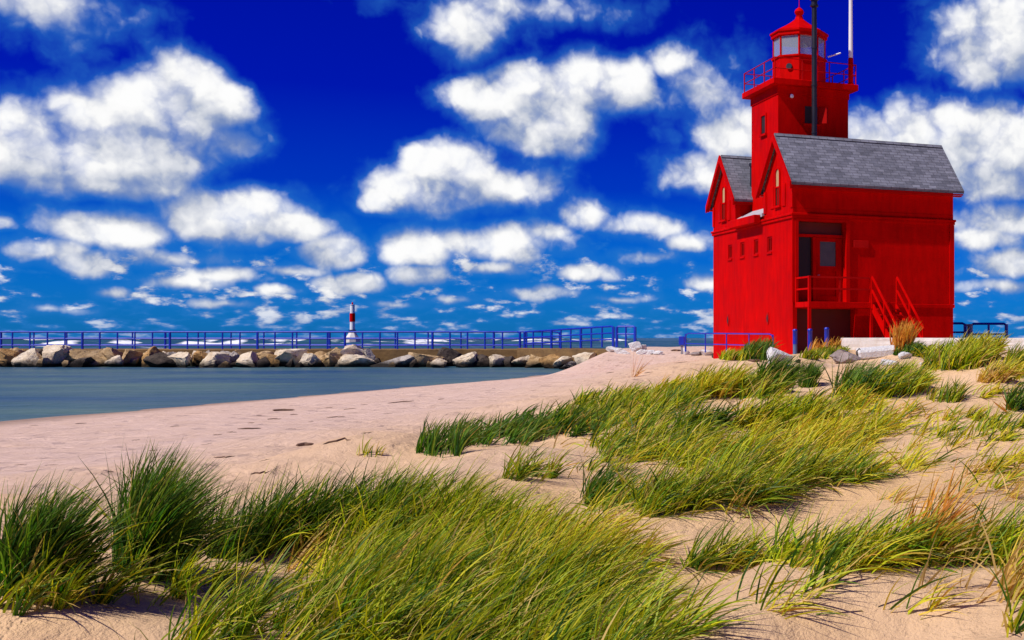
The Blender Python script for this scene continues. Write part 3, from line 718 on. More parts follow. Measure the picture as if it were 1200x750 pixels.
kb = tag(MB().prism([(-.11, -.09), (.11, -.09), (.11, .09), (-.11, .09)], 'z', 0, .34).build('cabinet', M['blue'], None, .02), 'small blue box standing at the far end of the low blue railing', 'utility box')
kb.location = (-6.62, 48.2, 1.42)
kb2 = MB().box(-.04, .04, -.04, .04, -.35, 0).build('box_leg', M['grey'], kb)
for i, (px, top, Y_, lab) in enumerate([(931.7, 386.5, 42.3, 'blue bollard nearest the red wall corner, far one of three'), (949.2, 386, 41.7, 'blue bollard in the middle of three beside the porch post'), (968.8, 384.5, 41.2, 'blue bollard with a bare grey lower half, closest to the white wall')]):
    X_ = (px-CX)/FPX*Y_; zg = float(terrain(X_, Y_)); zt = ZC + (CY-top)/FPX*Y_
    bo = tag(empty('bollard', (X_, Y_, zg)), lab, 'bollard', 'blue bollards in front of the porch')
    hh = zt - zg
    lo = hh*(.45 if i != 1 else .15)
    MB().lathe([(.072, -.1), (.072, lo)], 0, 0, 14).build('base', M['blue_faded'], bo, 0, True)
    MB().lathe([(.078, lo+.002), (.078, hh-.06), (.085, hh-.05), (.085, hh-.01), (.06, hh+.02), (.001, hh+.03)], 0, 0, 14).build('shaft', M['blue'], bo, 0, True)
# beacon out on the far breakwater
BX, BY = (413-CX)/FPX*200, 200
be = tag(empty('beacon', (BX, BY, 1.2)), 'white beacon tower with one red band beyond the pier', 'beacon')
MB().lathe([(.40, 1.7), (.38, 3.1)], 0, 0, 16).build('lower_shaft', M['white'], be, 0, True)
MB().lathe([(.42, 3.101), (.41, 4.45)], 0, 0, 16).build('red_band', M['red'], be, 0, True)
MB().lathe([(.37, 4.451), (.35, 5.75), (.40, 5.76), (.40, 5.84), (.001, 5.86)], 0, 0, 16).build('upper_shaft', M['white'], be, 0, True)
MB().lathe([(.10, 5.85), (.12, 6.0), (.12, 6.15), (.001, 6.25)], 0, 0, 10).build('lamp', M['red'], be, 0, True)
MB().lathe([(1.25, -.3), (1.2, .3), (.55, 1.4), (.50, 1.7)], 0, 0, 8).build('base', M['concrete'], be)
MB().lathe([(.62, 1.701), (.62, 1.80), (.41, 1.82)], 0, 0, 12).build('collar', M['black'], be)
tag(MB().prism([(BX-26, BY-3), (BX+7, BY-3), (BX+8, BY+3), (BX-26, BY+3)], 'z', -2.5, .95).build('breakwater', M['rock_dark'], None, .2), 'low dark breakwater under the red and white beacon', 'breakwater')

# ------------------------------------------------------------------ rocks
def rock(name, cx, cy, zb, wd, dp, ht, mat, seed, label, cat='boulder', group=None, sub=4, cuts=12, rough=.045):
    r = np.random.default_rng(seed)
    bm = bmesh.new(); bmesh.ops.create_icosphere(bm, subdivisions=sub, radius=1)
    P_ = np.array([v.co[:] for v in bm.verts])
    for _ in range(cuts):
        n_ = r.normal(size=3); n_ /= np.linalg.norm(n_); d_ = r.uniform(.36, .78)
        k = np.maximum(0, P_@n_ - d_); P_ -= k[:, None]*n_
    f_ = r.uniform(1.6, 2.6, (4, 3)); ph_ = r.uniform(0, 6, 4)
    nz = sum(np.sin(P_@f_[i]*1.8+ph_[i]) for i in range(4))/4 + .5*np.sin(P_@(f_[0]*4)+ph_[1])*np.sin(P_@(f_[1]*5))
    P_ *= (1 + rough*nz)[:, None]
    if sub > 2:      # broken, pitted faces
        N_ = P_/np.linalg.norm(P_, axis=1)[:, None]
        for fq, am in ((5, .075), (9, .05), (17, .03)):
            q_ = P_*fq + r.uniform(0, 50, 3)
            vv = vnoise(q_[:, 0]+.7*q_[:, 2], q_[:, 1]+.4*q_[:, 2], int(seed)+fq)*.5 + vnoise(q_[:, 2]+.3*q_[:, 0], q_[:, 1]-.6*q_[:, 0], int(seed)+fq+1)*.5
            P_ = P_ + N_*((np.abs(vv-.5)*2-.3)*-am*1.6)[:, None]
    mn, mx_ = P_.min(0), P_.max(0); P_ = (P_ - (mn+mx_)/2)/((mx_-mn)/2)
    P_ *= np.array([wd/2, dp/2, ht/2]); P_[:, 2] += ht/2
    a = r.uniform(-.35, .35); c_, s_ = math.cos(a), math.sin(a)
    P_ = np.c_[P_[:, 0]*c_ - P_[:, 1]*s_*.4, P_[:, 0]*s_ + P_[:, 1]*c_, P_[:, 2]]
    for v, p in zip(bm.verts, P_): v.co = p
    me = bpy.data.meshes.new(name); bm.to_mesh(me); bm.free(); me.materials.append(mat)
    me.polygons.foreach_set('use_smooth', [True]*len(me.polygons)); me.set_sharp_from_angle(angle=R(28))
    o = link(bpy.data.objects.new(name, me)); o.location = (cx, cy, zb)
    return tag(o, label, cat, group)
BW = 'boulders of the breakwater along the pier'
ROCKS = [  # px centre, width px, top y, distance, tone, label
    (8, 24, 408, 73.2, 'orange', 'ochre boulder at the extreme left end of the breakwater row'),
    (20, 17, 407, 73.8, 'tan', 'tan boulder wedged behind the ochre one at the left end'),
    (33, 26, 408, 72.8, 'cream', 'cream boulder with a sloping face, third from the left end'),
    (47, 16, 408, 73.6, 'dark', 'dark brown boulder left of the tallest cream boulder near the left end'),
    (64, 30, 403.5, 72.9, 'cream', 'tallest cream boulder of the left third, rising above the pier edge'),
    (84, 16, 410, 73.5, 'dark', 'dark boulder right of the tallest cream boulder at the left'),
    (106, 34, 409.5, 73.4, 'tan', 'wide low tan boulder with a shadowed hollow below it'),
    (98, 26, 418, 72.2, 'dark', 'flat wet dark slab at the waterline under the wide tan boulder'),
    (131, 19, 407, 73.5, 'tan', 'upright tan boulder above a small cream one'),
    (135, 17, 416, 72.2, 'cream', 'small cream wedge of rock at the waterline below the upright tan boulder'),
    (153, 20, 409, 73.2, 'tan', 'tan boulder leaning left beside the rusty peaked one'),
    (182, 27, 405.5, 73.4, 'orange', 'rusty ochre peaked boulder rising to the pier edge'),
    (189, 32, 413, 72.4, 'dark', 'big dark brown boulder below the rusty peaked one'),
    (214, 26, 412, 72.6, 'cream', 'cream boulder tilted right beside the big dark brown boulder'),
    (236, 17, 410.5, 73.4, 'orange', 'narrow ochre boulder between two wide cream ones'),
    (252, 29, 412, 72.6, 'cream', 'wide cream boulder with a pointed right tip'),
    (275, 18, 411, 73.5, 'grey', 'rounded grey boulder set back between cream boulders'),
    (290, 28, 411, 72.4, 'cream', 'large cream boulder with a triangular sunlit face'),
    (307, 21, 411, 73.4, 'tan', 'tan boulder right of the triangular cream boulder'),
    (322, 14, 414, 72.6, 'orange', 'small ochre boulder left of the cream boulder with a raised tip'),
    (341, 29, 408.5, 72.9, 'cream', 'cream boulder with its right end tipped up to the pier'),
    (364, 22, 413.5, 72.5, 'cream', 'rounded cream boulder third to the left of the beacon'),
    (379, 17, 411, 73.5, 'tan', 'tan boulder second to the left of the beacon'),
    (390, 30, 407, 73.0, 'rock', 'long tilted boulder with a dark face just left of the beacon'),
    (411, 28, 403.5, 73.4, 'cream', 'tall cream boulder standing right under the beacon'),
    (433, 16, 408, 73.7, 'grey', 'small grey boulder right of the tall one under the beacon'),
    (420, 50, 415, 72.3, 'cream', 'longest flat cream slab lying below the beacon'),
    (465, 45, 415.5, 72.3, 'grey', 'long pale grey slab right of the beacon'),
    (500, 36, 412.5, 72.8, 'tan', 'broad tan boulder between pale slab and dark boulder'),
    (527, 22, 407, 73.8, 'dark', 'dark grey boulder standing highest in the right part of the row'),
    (513, 17, 420, 72.0, 'cream', 'small cream rock at the waterline below the dark grey boulder'),
    (546, 25, 412, 72.4, 'cream', 'blocky cream boulder with a flat sunlit face'),
    (566, 21, 415, 72.6, 'dark', 'dark boulder right of the blocky cream one'),
    (583, 23, 415, 72.4, 'cream', 'yellowish cream boulder beside a dark boulder under the ramp'),
    (599, 16, 417, 72.4, 'dark', 'small dark boulder right of the yellowish cream one'),
    (612, 21, 416, 72.6, 'cream', 'cream boulder at the foot of the ramp'),
    (627, 25, 415, 72.2, 'tan', 'tan boulder with a shadowed right side under the ramp'),
    (645, 21, 415, 71.2, 'orange', 'ochre boulder half way along the ramp wall'),
    (660, 18, 417, 70.4, 'cream', 'cream boulder right of the ochre one by the ramp'),
    (668, 26, 423, 69.0, 'grey', 'flat pale boulder at the shore below the ramp'),
    (686, 25, 412.5, 68.6, 'cream', 'cream boulder with a dark right face at the end of the row'),
    (702, 11, 416, 67.6, 'tan', 'small tan rock on the sand past the end of the row'),
]
M['rock_rock'] = M['rock_tan']
for i, (px, wpx, ty, Y_, tone, lab) in enumerate(ROCKS):
    if px > 590:      # keep clear of the ramp's wall
        kx = (px-CX)/FPX; t_ = (-20.1 - kx*74.59)/(kx*(64.4-74.59) - (-12.3+20.1)); Y_ = min(Y_, 74.59 + t_*(64.4-74.59) - .9)
    X_ = (px-CX)/FPX*Y_; wd = wpx/FPX*Y_*1.28; zt = ZC - (ty-CY)/FPX*Y_
    zb = min(-.25, zt-.5)
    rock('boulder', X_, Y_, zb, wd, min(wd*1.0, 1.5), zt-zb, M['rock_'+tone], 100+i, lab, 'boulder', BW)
for i in range(34):
    px = 3 + i*12.9 + random.uniform(-5, 5); Y_ = random.uniform(73.7, 74.3); ty = random.uniform(408, 415)
    X_ = (px-CX)/FPX*Y_; zt = ZC - (ty-CY)/FPX*Y_; wd = random.uniform(14, 24)/FPX*Y_
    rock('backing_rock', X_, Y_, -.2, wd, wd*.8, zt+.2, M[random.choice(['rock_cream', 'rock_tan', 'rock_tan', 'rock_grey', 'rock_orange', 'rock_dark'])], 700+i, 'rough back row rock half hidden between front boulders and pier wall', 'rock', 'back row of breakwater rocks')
for i in range(44):
    px = 4 + i*15.1 + random.uniform(-5, 5); Y_ = random.uniform(71.3, 74.2); ty = random.uniform(417, 425)
    X_ = (px-CX)/FPX*Y_; zt = ZC - (ty-CY)/FPX*Y_; wd = random.uniform(9, 18)/FPX*Y_
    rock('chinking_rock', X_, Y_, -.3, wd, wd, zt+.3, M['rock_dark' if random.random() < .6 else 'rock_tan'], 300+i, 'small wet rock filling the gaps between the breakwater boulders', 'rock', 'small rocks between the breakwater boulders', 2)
def on_sand(name, px, py, wpx, hpx, tone, lab, seed, cat='rock', group=None, depth=.8, cuts=9, sub=4):
    X_, Y_, z_ = at(px, py); wd = wpx/FPX*Y_; ht = hpx/FPX*Y_
    return rock(name, X_, Y_+wd*depth*.4, z_-ht*.18, wd, wd*depth, ht*1.18, M[tone], seed, lab, cat, group, sub, cuts)
on_sand('white_boulder', 914, 427, 33, 21, 'rock_white', 'big white boulder on the sand between railing and bollards', 501, 'boulder')
WR = 'white rocks at the shore end of the pier'
for i, (px, py, w_, h_, lab) in enumerate([(744, 412, 17, 12, 'largest white rock near the short detached railing'), (753, 411, 9, 7, 'small white rock leaning on the largest white rock by the pier end'), (730, 415, 20, 7, 'flat white rock left of the largest white rock by the pier end'),
                                  (718, 413, 22, 7, 'pale flat concrete chunk against the ramp end'), (756, 416, 24, 6, 'long low white rock in front of the shore rocks'), (771, 416, 12, 5, 'small white rock furthest right of the pier end')]):
    on_sand('white_rock', px, py, w_, h_, 'rock_white', lab, 520+i, 'rock', WR)
for i, (px, py, w_, h_, t_, lab) in enumerate([(803, 416, 10, 8, 'rock_white', 'pale rock with weeds by the blue box'), (815, 417, 14, 5, 'rubble', 'brownish flat rock under the low blue railing'), (828, 417, 17, 7, 'rock_white', 'white rubble chunk beside the red wall base'), (838, 420, 9, 6, 'rock_dark', 'dark stone beside the white rubble chunk'),
                                  (935, 426, 7, 5, 'rock_dark', 'dark stone touching the big white boulder'), (992, 426, 40, 17, 'rubble', 'broad brown rubble mound left of the white wall slab'), (1009, 422, 13, 14, 'rock_dark', 'upright dark brown stone on the rubble mound'),
                                  (1061, 421, 17, 9, 'rock_white', 'rounded white stone before the concrete wall'), (1043, 429, 24, 8, 'rock_white', 'flat white stone on the sand before the fallen slab'), (1172, 413, 18, 5, 'rock_white', 'low white stone near the far end of the concrete wall'),
                                  (1079, 428, 5, 3, 'rock_white', 'tiny white stone beside the large yellow grass mound')]):
    on_sand('stone', px, py, w_, h_, t_, lab, 540+i)
# white concrete wall, fallen slab
wl = MB(); wl.box(0, 8.5, 0, .5, 0, 1.0)
bmesh.ops.subdivide_edges(wl.b, edges=wl.b.edges[:], cuts=9, use_grid_fill=True)
for v in wl.b.verts: v.co += Vector((0, random.uniform(-.012, .012), random.uniform(-.012, .006) if v.co.z > .5 else 0))
wl = tag(wl.build('concrete_wall', M['concrete'], None), 'low white concrete wall in front of the stairs', 'wall')
wl.location = (-.41, 40.2, .70); wl.rotation_euler = (0, 0, R(-14))
sb = MB().box(-.68, .68, -.3, .3, 0, .26)
sb = tag(sb.build('concrete_slab', M['rock_white'], None, .05), 'fallen white slab tilted against the concrete wall', 'slab'); q = at(1033, 418)
sb.location = (q[0], q[1]+.1, q[2]+.0); sb.rotation_euler = (R(8), R(-5), R(8))

# ------------------------------------------------------------------ driftwood on the beach
def drift(px, py, lpx, rpx, ang, lab, seed, group=None, mat='wood'):
    X_, Y_, z_ = at(px, py); r = np.random.default_rng(seed)
    L = lpx/FPX*Y_; L *= 1.15; rad = rpx/FPX*Y_*.55
    n_ = 7; pts = []
    for k in range(n_):
        f = k/(n_-1)-.5; x_, y_ = X_ + f*L*math.cos(ang) + r.normal()*.03*L, Y_ + f*L*math.sin(ang) + r.normal()*.09*L
        pts.append(Vector((x_-X_, y_-Y_, float(terrain(x_, y_))-z_+rad*.55)))
    rr = [rad*float(x)*r.uniform(.75, 1.15) for x in (.25, .8, 1, 1.05, .9, .7, .2)]
    o = MB().tube(pts, rr, 7).build('driftwood', M[mat], None, 0, True); o.location = (X_, Y_, z_)
    return tag(o, lab, 'driftwood', group)
drift(332, 481.5, 23, 3.0, .1, 'thick short log on the beach near the water edge', 1)
drift(358, 522.5, 17, 4.5, .25, 'rounded reddish log end half buried in the sand', 2)
drift(396, 518, 27, 2.4, .1, 'long reddish stick just right of the half buried log', 3)
drift(292, 503, 21, 1.8, .3, 'dark stick in the middle of the trail of beach scraps', 4)
drift(305, 555.5, 16, 2.2, .1, 'dark stick lying alone before the grass bank', 5)
drift(321, 491.5, 15, 1.4, .1, 'thin stick just below the thick short log', 6)
drift(394, 489, 20, 1.0, .05, 'pale thin stick between log and tall grass bank', 7)
drift(470, 471.5, 22, 1.4, .2, 'thin stick near the start of the dark grass ridge', 8)
drift(262, 536.5, 20, 1.6, -.1, 'thin curved stick right of the tall dark tuft', 9)
drift(792, 411.5, 11, 2.4, .1, 'brown plank end near the blue box', 11)
drift(885, 424, 16, 3.6, .2, 'clump of rusty brown driftwood near the big white boulder', 12)
SC = [(272, 507, 10), (255, 510, 9), (240, 521, 8), (246, 520, 5), (294, 496, 7), (304, 487, 6), (427, 474.5, 9), (410, 479.5, 12), (364, 494.5, 6), (431, 507, 9), (454, 485, 10), (517, 468, 6), (40, 499, 9), (95, 496.5, 10), (25, 545, 12), (160, 516, 8), (130, 553, 8), (60, 545, 14), (345, 486, 8), (385, 478, 8), (205, 500, 8), (310, 540, 9), (180, 528, 8), (450, 555, 7), (872, 428, 6), (798, 425, 14), (760, 437, 9), (715, 437, 8), (1135, 720, 5), (850, 424, 9), (965, 432, 6), (930, 440, 7), (100, 585, 8), (280, 590, 8)]
for i, (px, py, l_) in enumerate(SC):
    drift(px, py, l_, random.uniform(.5, 1.0), random.uniform(-.3, .5), 'small dark scrap of driftwood lying on open beach sand', 40+i, 'small scraps of driftwood scattered over the beach')
q = at(927, 431)
lt = MB().box(-.12, .12, -.05, .05, 0, .05).build('litter', M['blue_faded'], None, .015); lt.location = (q[0], q[1], q[2]); lt.rotation_euler = (0, .2, .3)
tag(lt, 'pale blue scrap of litter on the sand before the big white boulder', 'litter')

# ------------------------------------------------------------------ marram grass
PAL = {
    'dark':  ([(.018, .075, .005), (.04, .14, .006), (.09, .22, .008), (.20, .30, .012), (.52, .37, .10)], [.30, .30, .24, .11, .05]),
    'green': ([(.03, .11, .004), (.12, .23, .004), (.30, .38, .005), (.50, .47, .010), (.60, .43, .12)], [.18, .23, .28, .21, .10]),
    'lime':  ([(.03, .10, .003), (.17, .32, .004), (.42, .50, .007), (.62, .57, .012), (.62, .43, .12)], [.17, .20, .29, .24, .10]),
    'yellow': ([(.08, .17, .004), (.42, .47, .007), (.66, .60, .012), (.72, .53, .05), (.62, .34, .05)], [.16, .27, .31, .17, .09]),
    'straw': ([(.66, .46, .15), (.58, .34, .08), (.62, .44, .04), (.32, .36, .02)], [.35, .25, .25, .15]),
    'orange': ([(.70, .30, .03), (.50, .17, .018), (.72, .44, .06)], [.45, .3, .25]),
}
def blades(root, L, pal, lean, curl, wd, az0=0., spread=.5, seed=1, S=6):
    """ribbon blades bent over by wind from the left; returns verts, quads, colours"""
    r = np.random.default_rng(seed); N = len(root)
    L = L*r.uniform(.55, 1.2, N); th0 = lean*r.uniform(.3, 1.35, N) + r.normal(0, .15, N); th1 = curl*r.uniform(.45, 1.45, N)
    az = az0 + r.normal(0, spread, N)
    stray = r.random(N) < (.10 if spread > .2 else 0); az[stray] += r.normal(0, 1.4, stray.sum())
    f = np.linspace(0, 1, S+1); th = th0[:, None] + th1[:, None]*f[None]**1.35
    mid = (th[:, 1:]+th[:, :-1])/2; dl = (L/S)[:, None]
    hx = np.c_[np.zeros(N), np.cumsum(np.sin(mid)*dl, 1)]; hz_ = np.c_[np.zeros(N), np.cumsum(np.cos(mid)*dl, 1)]
    ca, sa = np.cos(az)[:, None], np.sin(az)[:, None]
    C = np.stack([root[:, :1]+hx*ca, root[:, 1:2]+hx*sa, root[:, 2:]+hz_-.02], -1)
    tw = r.uniform(-1.1, 1.1, N)[:, None]*(1+.4*f[None])
    side = np.stack([-sa*np.cos(tw) + ca*np.cos(th)*np.sin(tw), ca*np.cos(tw) + sa*np.cos(th)*np.sin(tw), -np.sin(th)*np.sin(tw)], -1)
    wv = (wd*r.uniform(.6, 1.25, N))[:, None]*np.clip(np.minimum(1, .55+f*2)[None]*(1-f[None]**2.2), .06, 1)
    V = np.stack([C - side*wv[..., None]/2, C + side*wv[..., None]/2], 2)       # N,S+1,2,3
    base = (np.arange(N)*(S+1)*2)[:, None] + (np.arange(S)*2)[None]
    Q = np.stack([base, base+1, base+3, base+2], -1).reshape(-1, 4)
    cols, wts = PAL[pal]; ci = r.choice(len(cols), N, p=np.array(wts)/sum(wts))
    c = np.array(cols)[ci]*r.uniform(.8, 1.2, (N, 1))
    tip = np.array([.50, .40, .08]); mixf = (.38*r.random(N)**2)[:, None, None]*(f[None, :, None]**2)
    cc = c[:, None, :]*(1-mixf) + tip*mixf
    cc = np.repeat(cc[:, :, None, :], 2, 2).reshape(-1, 3)
    return V.reshape(-1, 3), Q, cc
def scatter_px(cx, cy, rx, ry, n_, r, clump=.72):
    a = r.uniform(0, 2*math.pi, n_); d = np.sqrt(r.random(n_)); d = d*(.85+.3*r.random(n_))
    px, py = cx + rx*d*np.cos(a), cy + ry*d*np.sin(a)
    k = max(4, n_//28); kx, ky = px[:k], py[:k]                      # blades grow in tussocks
    j = r.integers(0, k, n_); t_ = r.random(n_) < clump
    px = np.where(t_, kx[j] + r.normal(0, 1, n_)*rx*.035 + r.normal(0, 2.0, n_), px); py = np.where(t_, ky[j] + r.normal(0, 1, n_)*ry*.05, py)
    return atv(px, np.maximum(py, 401))
def wscale(root, w0): return w0*np.clip(root[:, 1]/7.5, .8, 4.6)
def kscale(cy):
    # density and length factors by how far the row stands
    return (float(np.interp(cy, [405, 440, 480, 540, 610, 680, 800], [.8, .66, .40, .36, .36, .42, .5])), float(np.interp(cy, [405, 430, 470, 520, 600, 680, 800], [.75, .62, .52, .52, .62, .78, .85])))
def grass_obj(name, patches, label=None, cat=None, group=None, kind=None, seed=0):
    VV, QQ, CC, k = [], [], [], 0
    for i, (cx, cy, rx, ry, n_, L, pal, lean, curl) in enumerate(patches):
        r = np.random.default_rng(seed*1000 + i + 17)
        sc_ = kscale(cy); n_ = int(n_*sc_[0]); L = L*sc_[1]
        root = scatter_px(cx, cy, rx, ry, n_, r, .72 if kind == 'stuff' else .3)
        V, Q, c = blades(root, np.full(len(root), L), pal, lean, curl, wscale(root, .0098), seed=seed*77+i, az0=-.12 + .05*math.sin(i))
        VV.append(V); QQ.append(Q+k); CC.append(c); k += len(V)
    V = np.concatenate(VV); o0 = V.mean(0) if kind != 'stuff' else np.zeros(3)
    if kind != 'stuff': o0[2] = V[:, 2].min()
    o = fast_mesh(name, V - o0, np.concatenate(QQ), M['grass'], {'tint': np.concatenate(CC)})
    o.location = o0; link(o)
    return tag(o, label, cat, group, kind)
D_ = R
MASS = [
    # foreground bank (roots in pixels, half sizes, number, length m, colours, lean, curl)
    (275, 650, 38, 10, 900, .44, 'dark', .35, .6), (345, 636, 46, 10, 1300, .46, 'dark', .42, .65), (410, 622, 50, 12, 1700, .48, 'dark', .5, .7),
    (475, 622, 55, 16, 2200, .50, 'green', .55, .75), (540, 628, 50, 20, 1900, .48, 'green', .65, .8), (600, 660, 50, 20, 1500, .42, 'lime', .8, .8),
    (500, 665, 110, 26, 3200, .46, 'lime', .7, .8), (640, 690, 70, 18, 1400, .36, 'yellow', .95, .7), (700, 700, 70, 14, 900, .32, 'lime', 1.0, .65),
    (440, 700, 80, 20, 1700, .44, 'green', .65, .8), (570, 715, 120, 26, 3000, .42, 'green', .75, .8), (680, 735, 90, 18, 1100, .34, 'lime', .9, .75),
    (350, 735, 90, 22, 1000, .40, 'green', .6, .75), (560, 765, 190, 34, 2600, .38, 'green', .7, .85), (760, 745, 60, 14, 420, .30, 'lime', .95, .8),
    (470, 800, 280, 36, 2000, .36, 'green', .65, .9), (240, 765, 60, 34, 300, .36, 'green', .5, .8), (590, 655, 110, 30, 1300, .46, 'yellow', .85, .8), (660, 668, 90, 16, 900, .38, 'yellow', 1.0, .7),
    (40, 712, 70, 10, 260, .26, 'green', .5, .9), (130, 702, 90, 12, 380, .30, 'green', .6, 1.0), (225, 690, 40, 14, 260, .32, 'lime', .5, .9),
    (720, 655, 60, 8, 260, .30, 'straw', 1.0, .7),
    (410, 640, 120, 16, 900, .52, 'lime', .75, .7), (520, 690, 180, 40, 1600, .50, 'yellow', 1.0, .6), (640, 650, 110, 16, 700, .40, 'yellow', 1.1, .55),
    (820, 520, 180, 40, 1500, .56, 'yellow', 1.0, .6), (960, 500, 120, 30, 1100, .60, 'yellow', 1.05, .55), (1090, 530, 100, 26, 500, .50, 'yellow', 1.1, .5),
    # ridge in the middle distance
    (512, 530, 26, 7, 800, .58, 'dark', .35, .6), (570, 516, 56, 9, 1800, .60, 'dark', .6, .8), (640, 503, 66, 11, 2600, .62, 'dark', .7, .85), (710, 496, 70, 14, 2900, .62, 'green', .75, .8),
    (760, 474, 60, 12, 2300, .62, 'green', .7, .8), (815, 462, 52, 9, 1700, .66, 'yellow', .6, .8), (715, 474, 44, 8, 1200, .6, 'lime', .7, .8), (880, 464, 30, 6, 700, .6, 'green', .7, .8),
    (770, 526, 76, 20, 2900, .54, 'green', .8, .8), (700, 588, 26, 9, 700, .44, 'dark', .6, .8), (760, 596, 66, 12, 2100, .44, 'green', .85, .75), (850, 580, 76, 12, 2000, .42, 'green', .9, .75),
    (850, 545, 80, 18, 2400, .50, 'lime', .85, .8), (930, 530, 70, 20, 2400, .58, 'yellow', .75, .8), (915, 494, 56, 12, 1700, .62, 'lime', .75, .8), (985, 508, 50, 16, 1300, .58, 'yellow', .85, .75),
    (950, 562, 66, 10, 1400, .44, 'green', .95, .75), (1030, 552, 50, 12, 700, .42, 'yellow', 1.0, .7), (860, 452, 50, 5, 500, .5, 'yellow', .7, .8), (985, 472, 44, 5, 420, .44, 'yellow', .8, .8),
    (618, 560, 28, 5, 560, .40, 'green', .6, .9), (700, 552, 34, 6, 220, .34, 'lime', .7, .9), (700, 615, 50, 5, 160, .3, 'straw', .9, .7),
    (810, 500, 40, 8, 900, .5, 'dark', .7, .8),
    # right side, thin cover
    (1130, 512, 60, 9, 600, .40, 'lime', .9, .8), (1160, 545, 50, 12, 420, .36, 'yellow', 1.0, .7), (1110, 588, 90, 8, 320, .28, 'straw', 1.0, .7), (1180, 502, 30, 6, 380, .42, 'lime', .8, .8), (1150, 572, 60, 10, 300, .3, 'yellow', 1.0, .7),
    (1110, 490, 50, 5, 300, .36, 'yellow', .85, .8),
    # strip across the lower right
    (845, 664, 46, 7, 620, .32, 'green', .8, .8), (920, 660, 60, 7, 760, .32, 'lime', .85, .8), (1010, 658, 60, 8, 900, .34, 'lime', .85, .8), (1100, 656, 50, 9, 900, .34, 'green', .75, .8), (1170, 656, 46, 14, 1100, .36, 'lime', .75, .8),
    (1186, 690, 30, 22, 460, .32, 'straw', .7, .9), (1010, 668, 90, 6, 240, .30, 'yellow', .8, .9), (1195, 735, 24, 20, 200, .32, 'green', .6, .8), (950, 690, 20, 6, 70, .30, 'green', .6, .7), (1090, 715, 8, 4, 20, .22, 'yellow', .5, .8),
    (1060, 655, 60, 8, 300, .36, 'orange', .8, .6),
    # flattened straw and stray bent blades
    (1000, 712, 130, 26, 90, .34, 'yellow', 1.0, .7), (900, 700, 60, 16, 60, .34, 'lime', .9, .8), (1120, 700, 60, 20, 60, .3, 'straw', 1.2, .4),
    (420, 690, 200, 50, 700, .34, 'straw', 1.25, .35), (800, 540, 200, 60, 900, .34, 'straw', 1.25, .35), (1050, 650, 130, 20, 260, .3, 'straw', 1.25, .35), (90, 700, 110, 14, 160, .3, 'straw', 1.2, .4),
    (1120, 540, 90, 40, 200, .3, 'straw', 1.2, .4),
    # thin cover round the lighthouse
    (1080, 412, 40, 3, 260, .4, 'green', .6, .9), (1150, 462, 60, 4, 200, .38, 'yellow', .8, .9), (1020, 480, 60, 5, 260, .4, 'yellow', .8, .9),
]
tag(grass_obj('dune_grass', MASS, kind='stuff', seed=1), None)
TUFT = 'separate tufts of dune grass'
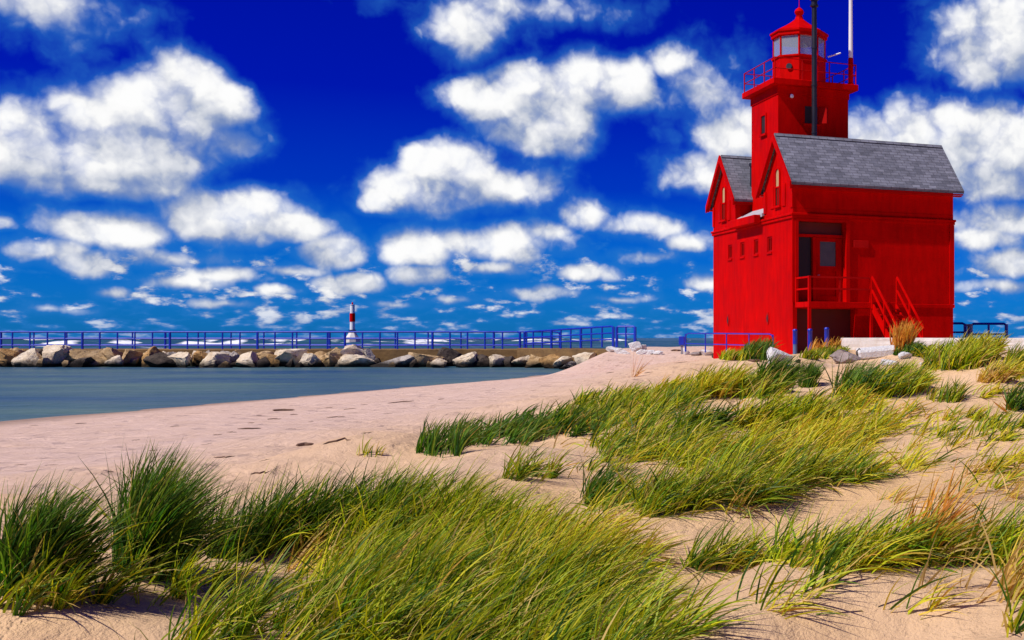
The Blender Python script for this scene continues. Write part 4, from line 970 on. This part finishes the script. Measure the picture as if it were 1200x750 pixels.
TUFTS = [
    ([(166, 664, 32, 14, 2700, .56, 'dark', .16, .75), (192, 670, 26, 12, 900, .46, 'dark', .35, .8), (175, 668, 44, 14, 260, .5, 'green', .5, .9)], 'tallest dark green tuft, standing alone before the beach'),
    ([(30, 690, 38, 13, 1700, .45, 'dark', .22, .8), (62, 690, 26, 10, 500, .38, 'dark', .3, .8), (40, 694, 46, 12, 200, .42, 'green', .5, .9)], 'dark green tuft nearest the water at the photo left edge'),
    ([(432, 534, 14, 3, 70, .34, 'lime', .15, .6)], 'thin sprig of pale grass alone on the sand beside the ridge'),
    ([(884, 420, 16, 3, 1000, .85, 'dark', .15, .7), (864, 421, 22, 2, 800, .55, 'lime', .3, .8)], 'dark mound of grass against the low blue railing'),
    ([(955, 419, 16, 3, 600, .42, 'green', .3, .8), (975, 416, 16, 3, 600, .46, 'green', .4, .8), (966, 414, 18, 3, 160, .7, 'orange', .2, .5)], 'low green tuft with rusty stalks at the feet of the bollards'),
    ([(1060, 415, 16, 3, 900, .55, 'dark', .4, .9), (1055, 414, 10, 2, 420, 1.25, 'orange', .05, .5), (1080, 416, 22, 3, 500, .45, 'green', .7, .9)], 'tuft with a tall rusty orange plume before the concrete wall'),
    ([(1118, 428, 32, 7, 2200, .75, 'lime', .45, .8), (1140, 421, 26, 6, 1300, .8, 'yellow', .5, .8), (1098, 431, 16, 4, 600, .6, 'green', .4, .8)], 'largest rounded yellow green mound in front of the concrete wall'),
    ([(1005, 462, 28, 5, 1300, .75, 'dark', .4, .8), (1040, 460, 36, 7, 1800, .75, 'lime', .5, .85), (1060, 452, 26, 5, 800, .7, 'lime', .6, .8)], 'wide green tuft with a dark near end below the white stones'),
    ([(1175, 442, 26, 5, 700, .6, 'yellow', .6, .8), (1160, 447, 18, 3, 420, .5, 'straw', .6, .8), (1192, 430, 14, 4, 420, .7, 'green', .4, .8)], 'golden yellow tuft on the sand crest at the far right'),
    ([(1106, 470, 22, 3, 320, .44, 'green', .3, .7)], 'small thin green tuft on open sand below the yellow mound'),
    ([(1188, 480, 12, 3, 260, .5, 'dark', .3, .7)], 'small dark tuft beside a bent stick at the right edge'),
    ([(905, 456, 22, 5, 1300, .72, 'dark', .45, .8)], 'dark green tuft on the sand in front of the big white boulder'),
    ([(945, 452, 9, 3, 700, .65, 'dark', .25, .7)], 'small dark upright tuft right of the boulder tuft'),
]
for i, (pt, lab) in enumerate(TUFTS): grass_obj('grass_tuft', pt, lab, 'grass tuft', TUFT, seed=20+i)
def plume(px, py, tx, ty, n_, lab, seed, w0=.010):
    X_, Y_, z_ = at(px, py); r = np.random.default_rng(seed)
    top = Vector(((tx-CX)/FPX*Y_, Y_, ZC-(ty-CY)/FPX*Y_)) - Vector((X_, Y_, z_))
    V, Q, C, k = [], [], [], 0
    root = np.tile([[0, 0, 0]], (n_, 1)).astype(float) + np.c_[r.normal(0, .03, (n_, 2)), np.zeros(n_)]
    a = math.atan2(top.x, top.z)
    v, q, c = blades(root, np.full(n_, top.length*.95), 'orange', a*1.15, .10, np.full(n_, w0), seed=seed, spread=.10)
    o = fast_mesh('dry_stalk', v, q, M['grass'], {'tint': c}); o.location = (X_, Y_, z_); link(o)
    return tag(o, lab, 'dry stalk')
plume(1074, 634, 1135, 556, 90, 'long leaning orange dry stalk above the lower right sand', 900)
plume(742, 442, 758, 415, 14, 'thin yellow dry stalk above the grass ridge by the white rocks', 901, .02)
plume(1185, 480, 1167, 461, 5, 'bent brown stick beside the small dark tuft at the right', 902, .02)
